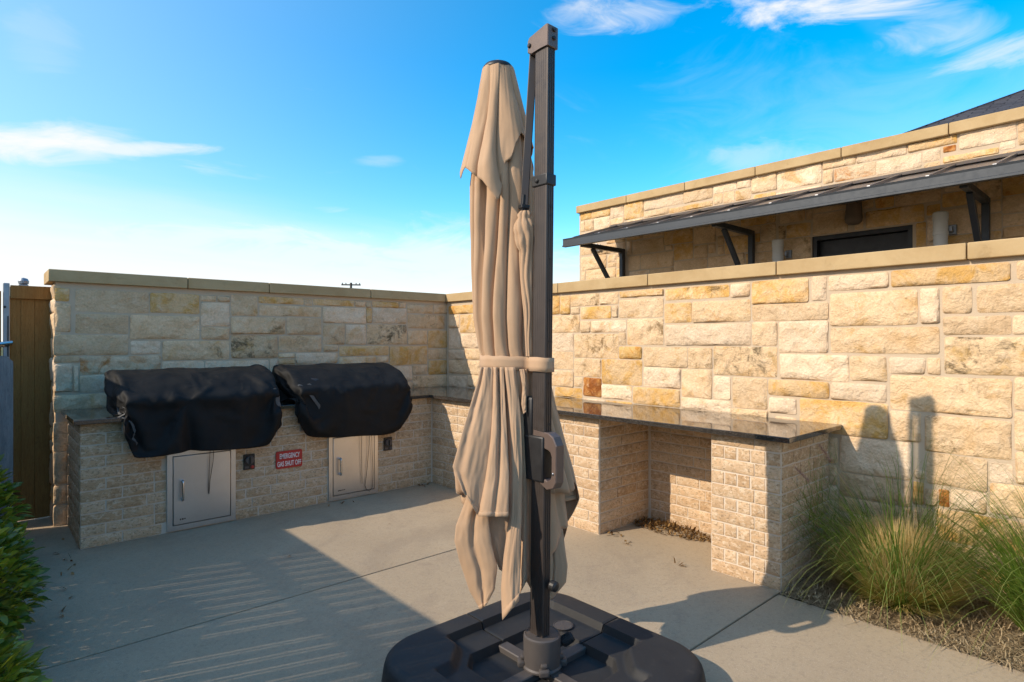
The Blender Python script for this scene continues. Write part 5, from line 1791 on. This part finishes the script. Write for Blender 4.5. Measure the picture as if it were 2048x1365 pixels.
# ---------------------------------------------------------------- wooden gate, fences
gt = empty('wooden_gate', 'tall brown cedar gate beside the end of the stone wall', 'gate', (0.3, 6.15, 0))
box('backing_board', (0.188, 6.176, 0.04), (0.47, 6.19, 1.80), M['gate_wood'], gt)
for a, b in ((0.188, 0.2535), (0.2545, 0.3395), (0.3405, 0.47)):
    box('plank', (a, 6.15, 0.008), (b, 6.17, 1.875), M['gate_wood'], gt, 0.002)
box('top_rail', (0.190, 6.125, 1.78), (0.47, 6.149, 1.885), M['gate_wood'], gt, 0.003)
box('low_rail', (0.190, 6.192, 0.25), (0.424, 6.22, 0.34), M['gate_wood'], gt, 0.003)
bm = bmesh.new(); add_box(bm, (-0.02, -0.02, 0), (0.02, 0.02, 1.90), 0.004, 1)
gp = place('gate_post', bm, (0.166, 6.15, 0), M['galv'], gt)
bm = bmesh.new(); lathe(bm, [(0.0, 0.0), (0.02, 0.0), (0.034, 0.01), (0.036, 0.03), (0.026, 0.05), (0.0, 0.058)], 16)
place('post_cap', bm, (0.275, 6.24, 1.90), M['galv'], gt)
bm = bmesh.new(); add_box(bm, (-0.03, -0.03, 0), (0.03, 0.03, 1.9))
place('back_post', bm, (0.275, 6.24, 0), M['galv'], gt, False)
bm = bmesh.new()
tube(bm, [(-0.05, 0, 0), (0.028, 0, 0.012)], 0.016, 12); tube(bm, [(-0.05, 0.0, -0.012), (-0.025, 0.01, -0.015)], 0.012, 10)
lt = place('latch', bm, (0.175, 6.10, 1.42), M['chrome'], gt)
bm = bmesh.new()
add_box(bm, (-0.03, 0.01, -0.02), (0.01, 0.03, 0.02), 0.003); tube(bm, [(0, 0.01, -0.1), (0.0, 0.005, 0.22)], 0.004, 6)
lathe(bm, [(0.008, 0), (0.01, 0.01), (0, 0.014)], 10, Matrix.Translation((-0.02, 0.0, 0.29)) @ Matrix.Rotation(R(90), 4, 'X'))
obj('latch_rod', bm_mesh('latch_rod', bm, True, 21), M['black'], lt)

g2_ = empty('wooden_gate', 'narrow sliver of a second cedar gate leaf at the left edge', 'gate', (-0.2, 6.15, 0))
for k in range(5):
    b = 0.135 - k * 0.125
    box('plank', (b - 0.122, 6.15, 0.03), (b, 6.17, 1.83), M['gate_wood'], g2_, 0.002)
box('top_rail', (-0.48, 6.125, 1.72), (0.135, 6.149, 1.835), M['gate_wood'], g2_, 0.003)


def picket_mesh(w, h):
    c = w * 0.28
    pr = [(-w / 2, 0), (w / 2, 0), (w / 2, h - c), (w / 2 - c, h), (-w / 2 + c, h), (-w / 2, h - c)]
    n = len(pr)
    return mesh('picket', [(x, -0.008, z) for x, z in pr] + [(x, 0.008, z) for x, z in pr],
                [tuple(range(n)), tuple(range(2 * n - 1, n - 1, -1))] + [((k + 1) % n, k, n + k, n + (k + 1) % n) for k in range(n)])


# weathered dog-eared pickets between hedge and gate, seen at the left edge
wf = empty('picket_fence', 'grey weathered dog-eared pickets beside the brown gate', 'fence', (0.0, 5.25, 0))
pm = picket_mesh(0.14, 1.345)
pm.materials.append(M['grey_wood'])
for k in range(4):
    obj('picket', pm, None, wf, (0.107 - k * 0.146, 0, 0.0), (0, 0, 0))
box('rail', (-0.42, 5.262, 0.95), (0.17, 5.30, 1.04), M['grey_wood'], wf)

# long slatted fence running beside the camera: its striped shade lies over the patio
pf = empty('slatted_fence', 'long grey slatted fence behind the hedge, casting striped shade on the patio', 'fence', (-0.5, 2.0, 0))
FH = 1.55
def slat_mesh(w, h):
    bm = bmesh.new(); add_box(bm, (-0.0015, -w / 2, 0.02), (0.0015, w / 2, h))
    me = bm_mesh('slat', bm); me.materials.append(M['grey_wood'])
    return me
narrow, wide = slat_mesh(0.0252, FH), slat_mesh(0.0365, FH)
tall = slat_mesh(0.0292, 2.0); solid = slat_mesh(0.0292, FH)  # unseen taller far-end slats, added to keep sun off the left grill cover
v = 6.09
i = 0
while v > -1.5:
    me = tall if v > 5.44 else solid if v > 4.75 else wide if i % 4 == 0 else narrow
    obj('slat', me, None, pf, (0.0015 * (i % 2), v - 2.0, 0.0), (0, 0, 0))
    v -= 0.029
    i += 1
for z in (0.25, 1.25):
    box('rail', (-0.545, -1.6, z), (-0.505, 6.1, z + 0.08), M['grey_wood'], pf)
for vp in (6.05, 4.98, 3.55, 2.0, 0.2, -1.5):
    box('post', (-0.635, vp - 0.045, -0.1), (-0.547, vp + 0.045, FH + 0.03), M['grey_wood'], pf, 0.004)

# ---------------------------------------------------------------- hedge shrubs
def leaf_mesh(L_, w, curl):
    vs_ = []
    for i, (s, k) in enumerate(((0, 0.12), (0.25, 0.62), (0.55, 1.0), (0.82, 0.72), (1.0, 0.06))):
        y = L_ * s; z = -curl * s * s * L_
        vs_ += [(-w / 2 * k, y, z + 0.14 * w * k), (0, y, z), (w / 2 * k, y, z + 0.14 * w * k)]
    fs = []
    for i in range(4):
        a = i * 3
        fs += [(a, a + 1, a + 4, a + 3), (a + 1, a + 2, a + 5, a + 4)]
    return mesh('leaf', vs_, fs, True)
LEAVES = [leaf_mesh(0.075, 0.034, c) for c in (0.1, 0.3, 0.5)]
for me in LEAVES: me.materials.append(M['leaf'])
CAMP = Vector((0, 0, 1.45))


def shrub(label, c, rx, ry, h, n_total, seed):
    rnd = random.Random(seed)
    t = empty('hedge_shrub', label, 'shrub', (c[0], c[1], 0), group='hedge shrubs along the patio edge')
    bm = bmesh.new()
    for k in range(9):
        a = rnd.uniform(0, 6.28); r_ = rnd.uniform(0.2, 0.75)
        tip = Vector((rx * r_ * math.cos(a), ry * r_ * math.sin(a), h * rnd.uniform(0.6, 0.85)))
        tube(bm, [(0.02 * math.cos(a), 0.02 * math.sin(a), -0.05), tip * 0.5 + Vector((0, 0, 0.05)), tip], [0.011, 0.007, 0.003], 5)
    obj('stem', bm_mesh('stem', bm, True, 60), M['twig'], t)
    items = []
    for k in range(n_total):
        a = rnd.uniform(0, 6.28); el = math.asin(rnd.uniform(-0.75, 1)); rr = rnd.uniform(0.5, 1.0) ** 0.5
        lump = 1 + 0.16 * noise.noise(Vector((math.cos(a) * 2 + seed, math.sin(a) * 2, el * 2.5)))
        d = Vector((math.cos(el) * math.cos(a), math.cos(el) * math.sin(a), math.sin(el)))
        p = Vector((d.x * rx * rr * lump, d.y * ry * rr * lump, h * 0.5 + d.z * h * 0.5 * rr * lump))
        if p.z < 0.02: p.z = rnd.uniform(0.02, 0.1)
        out = (d + Vector((rnd.uniform(-0.6, 0.6), rnd.uniform(-0.6, 0.6), rnd.uniform(0.0, 0.9)))).normalized()
        q = out.to_track_quat('Y', 'Z')
        s = rnd.uniform(0.6, 1.15)
        items.append((p, q, s, rnd.uniform(-0.7, 0.7), rnd.randrange(3)))
    items.sort(key=lambda it: -((it[0] + t.location - CAMP).normalized().dot((Vector((0.6686, 0.7436, -0.3)) + Vector((-0.55, 0.5, -0.1)))) - 0.9 * (it[0] + t.location - CAMP).length / 5 + (0.6 if it[0].x > 0 else 0)))
    rest_v, rest_f = [], []
    for k, (p, q, s, roll, m_) in enumerate(items):
        Mx = Matrix.Translation(p) @ q.to_matrix().to_4x4() @ Matrix.Rotation(roll, 4, 'Y') @ Matrix.Diagonal((s, s, s, 1))
        if k < 300:
            o = bpy.data.objects.new('leaf', LEAVES[m_]); link(o, t); o.matrix_local = Mx
        else:
            b0 = len(rest_v)
            rest_v += [Mx @ v.co for v in LEAVES[m_].vertices]
            rest_f += [tuple(b0 + x for x in f.vertices) for f in LEAVES[m_].polygons]
    o = obj('inner_foliage', mesh('inner_foliage', rest_v, rest_f, True), M['leaf'], t)
    tag(o, kind='stuff')
shrub('glossy evergreen shrub at the bottom left corner, nearest the camera', (-0.15, 2.74), 0.30, 0.42, 0.40, 1500, 1)
shrub('broad glossy evergreen shrub in the middle of the hedge', (-0.12, 3.74), 0.32, 0.55, 0.60, 2000, 2)
shrub('glossy evergreen shrub at the far end of the hedge by the gate', (-0.08, 4.70), 0.26, 0.40, 0.74, 1500, 3)

# ---------------------------------------------------------------- ornamental grasses
def strands(name, blades, material, parent, kind=None):
    """blades: list of (points, width, shade 0..1); one mesh of tapering curved strips"""
    vs_, fs, uvs = [], [], []
    for pts, w, sh in blades:
        n = len(pts)
        b0 = len(vs_)
        for i, p in enumerate(pts):
            d = (pts[min(i + 1, n - 1)] - pts[max(i - 1, 0)])
            side = d.cross(Vector((0.31, 0.2, 1)))
            if side.length < 1e-5: side = Vector((1, 0, 0))
            side.normalize()
            ww = w * (1 - 0.85 * (i / (n - 1)) ** 1.6) / 2
            vs_ += [p - side * ww, p + side * ww]
            uvs += [(sh, i / (n - 1))] * 2
        for i in range(n - 1):
            a = b0 + i * 2
            fs.append((a, a + 1, a + 3, a + 2))
    me = mesh(name, vs_, fs, True)
    uv = me.uv_layers.new(name='blade')
    for lp in me.loops:
        uv.data[lp.index].uv = uvs[lp.vertex_index]
    o = obj(name, me, material, parent)
    if kind: tag(o, kind=kind)
    return o


def arch(rnd, base, az, L_, lean, droop, n=8):
    out = Vector((math.cos(az), math.sin(az), 0))
    pts = []
    p = Vector(base)
    ang = lean
    for i in range(n + 1):
        pts.append(p.copy())
        step = L_ / n
        p = p + (out * math.sin(ang) + Vector((0, 0, 1)) * math.cos(ang)) * step
        ang += droop / n * (0.5 + i / n)
        if p.z < 0.012: p.z = 0.012
    return pts


def clamp_wall(pts, ox, oy):
    for p in pts:
        if ox + p.x > WALL_U - 0.04: p.x = WALL_U - 0.04 - ox - 0.02 * random.random()
        if oy + p.y > 1.47 and ox + p.x > 3.40: p.y = 1.47 - oy - 0.02 * random.random()
    return pts


def seed_head(parent, base, tip_dir, L_, seed):
    rnd = random.Random(seed)
    bl = []
    ax = Vector(tip_dir).normalized()
    for k in range(170):
        s = rnd.random()
        p = Vector(base) + ax * L_ * s
        a = rnd.uniform(0, 6.28)
        e1 = ax.cross(Vector((1, 0, 0))).normalized(); e2 = ax.cross(e1)
        out = (e1 * math.cos(a) + e2 * math.sin(a)) * 0.020 * (1 - 0.55 * s) + ax * 0.014
        bl.append(([p, p + out * 0.6, p + out], 0.0022, rnd.random()))
    strands('seed_head', bl, M['seed'], parent)


def grass_clump(label, c, r, h, n_stub, n_green, seed, gmin, gmax, heads=()):
    rnd = random.Random(seed)
    t = empty('ornamental_grass', label, 'grass clump', (c[0], c[1], 0), group='ornamental grass clumps in the bed')
    stub = []
    for k in range(n_stub):
        az = rnd.uniform(0, 6.28); th = math.acos(1 - rnd.random() * 0.95)
        # sheared to a dome: every stalk ends on the same rounded surface
        base = Vector((math.cos(az) * math.sin(th) * r * 0.30, math.sin(az) * math.sin(th) * r * 0.30, 0.0))
        k_ = rnd.uniform(0.86, 1.04)
        tip = Vector((math.cos(az) * math.sin(th) * r * k_, math.sin(az) * math.sin(th) * r * k_, 0.03 + h * math.cos(th) ** 0.8 * k_))
        tip += Vector((rnd.uniform(-1, 1), rnd.uniform(-1, 1), 0)) * 0.035
        bow = Vector((rnd.uniform(-1, 1), rnd.uniform(-1, 1), 0.8)) * 0.02
        pts = [base.lerp(tip, i_ / 5) + bow * math.sin(math.pi * i_ / 5) for i_ in range(6)]
        stub.append((clamp_wall(pts, *c), rnd.uniform(0.004, 0.0062), rnd.random()))
    if stub: strands('cut_stubble', stub, M['straw'], t)
    green = []
    for k in range(n_green):
        az = rnd.uniform(0, 6.28); rr = math.sqrt(rnd.random())
        base = Vector((math.cos(az) * rr * r * 0.5, math.sin(az) * rr * r * 0.5, 0.0))
        L_ = rnd.uniform(gmin, gmax)
        pts = arch(rnd, base, az + rnd.uniform(-0.5, 0.5), L_, rnd.uniform(0.08, 0.75) * (0.5 + rr * 0.6), rnd.uniform(0.9, 2.3), 9)
        green.append((clamp_wall(pts, *c), rnd.uniform(0.0036, 0.0056), rnd.random()))
    strands('green_blades', green, M['grass'], t)
    for k, (az, L_, lean, droop) in enumerate(heads):
        pts = arch(rnd, Vector((0.05 * math.cos(az), 0.05 * math.sin(az), 0.05)), az, L_, lean, droop, 9)
        pts = clamp_wall(pts, *c)
        strands('stalk', [(pts, 0.0042, 0.6)], M['straw'], t)
        seed_head(t, pts[-1] - (pts[-1] - pts[-2]) * 0.5, pts[-1] - pts[-2], 0.11, seed * 10 + k)
    return t
VP_ = math.atan2(-0.6686, 0.7436)      # azimuth pointing right in the view
grass_clump('large trimmed grass clump with straw-coloured dome beside the brick bar', (3.82, 1.02), 0.42, 0.43, 6500, 900, 31, 0.5, 1.15,
            ((VP_ + R(172), 0.82, 0.30, 0.35), (VP_ + R(190), 0.86, 0.62, 0.2)))
grass_clump('loose green grass clump at the right edge of the frame', (3.95, 0.36), 0.34, 0.26, 700, 800, 32, 0.6, 1.15)
grass_clump('grass clump farthest right along the sunlit wall, mostly out of frame', (3.95, -0.35), 0.36, 0.36, 900, 700, 33, 0.5, 0.9)

# tall single stem against the wall
ts = random.Random(5)
# thatch and mulch litter covering the bed
bl = []
rnd = random.Random(77)
for k in range(15000):
    x = rnd.uniform(3.40, 4.17); y = rnd.uniform(-0.9, 1.5)
    if rnd.random() < 0.02: x -= rnd.uniform(0, 0.06)
    a = rnd.uniform(0, 6.28); L_ = rnd.uniform(0.02, 0.11)
    z = 0.006 + 0.022 * rnd.random() ** 2
    p = Vector((x, y, z)); d = Vector((math.cos(a), math.sin(a), rnd.uniform(-0.12, 0.2))) * L_
    q = p + d
    q.z = max(q.z, 0.004)
    mid = (p + q) / 2 + Vector((rnd.uniform(-1, 1), rnd.uniform(-1, 1), rnd.uniform(0, 1))) * 0.006
    bl.append(([p, mid, q], rnd.uniform(0.003, 0.007), rnd.random()))
th = strands('bed_thatch', bl, M['mulch_bit'], None, 'stuff')
tag(th, 'dry thatch and mulch litter covering the planting bed', 'mulch')


def litter(name, label, spots, seed):
    rnd = random.Random(seed)
    bl = []
    for (x0, y0, rx, ry, n, zt) in spots:
        for k in range(n):
            a = rnd.uniform(0, 6.28); rr = rnd.random() ** 0.6
            p = Vector((x0 + rx * rr * math.cos(a), y0 + ry * rr * math.sin(a), 0.005 + zt * (1 - rr) * rnd.random()))
            if p.x > KNEE_U - 0.02 and p.y > 1.9: p.x = KNEE_U - 0.03
            d = Vector((rnd.uniform(-1, 1), rnd.uniform(-1, 1), rnd.uniform(-0.1, 0.5))).normalized() * rnd.uniform(0.022, 0.05)
            q = p + d; q.z = max(0.005, q.z)
            mid = (p + q) / 2 + Vector((0, 0, rnd.uniform(0.002, 0.012)))
            bl.append(([p, mid, q], rnd.uniform(0.010, 0.02), rnd.random()))
    return tag(strands(name, bl, M['dry_leaf'], None, 'stuff'), label, 'leaves')
litter('leaf_pile', 'heap of dry brown leaves inside the knee space', [(3.92, 2.58, 0.13, 0.36, 520, 0.055)], 1)
litter('leaf_scatter', 'few stray dry leaves lying on the concrete', [(3.52, 2.80, 0.06, 0.10, 12, 0), (3.45, 2.62, 0.05, 0.05, 4, 0), (3.36, 2.12, 0.03, 0.06, 6, 0), (3.30, 4.95, 0.06, 0.1, 8, 0), (0.45, 5.0, 0.06, 0.5, 10, 0), (0.2, 5.9, 0.06, 0.12, 14, 0.01), (0.35, 4.2, 0.1, 0.4, 6, 0), (2.45, 4.95, 0.4, 0.08, 4, 0), (1.55, 3.95, 0.02, 0.02, 1, 0), (2.4, 4.1, 0.01, 0.01, 1, 0)], 2)
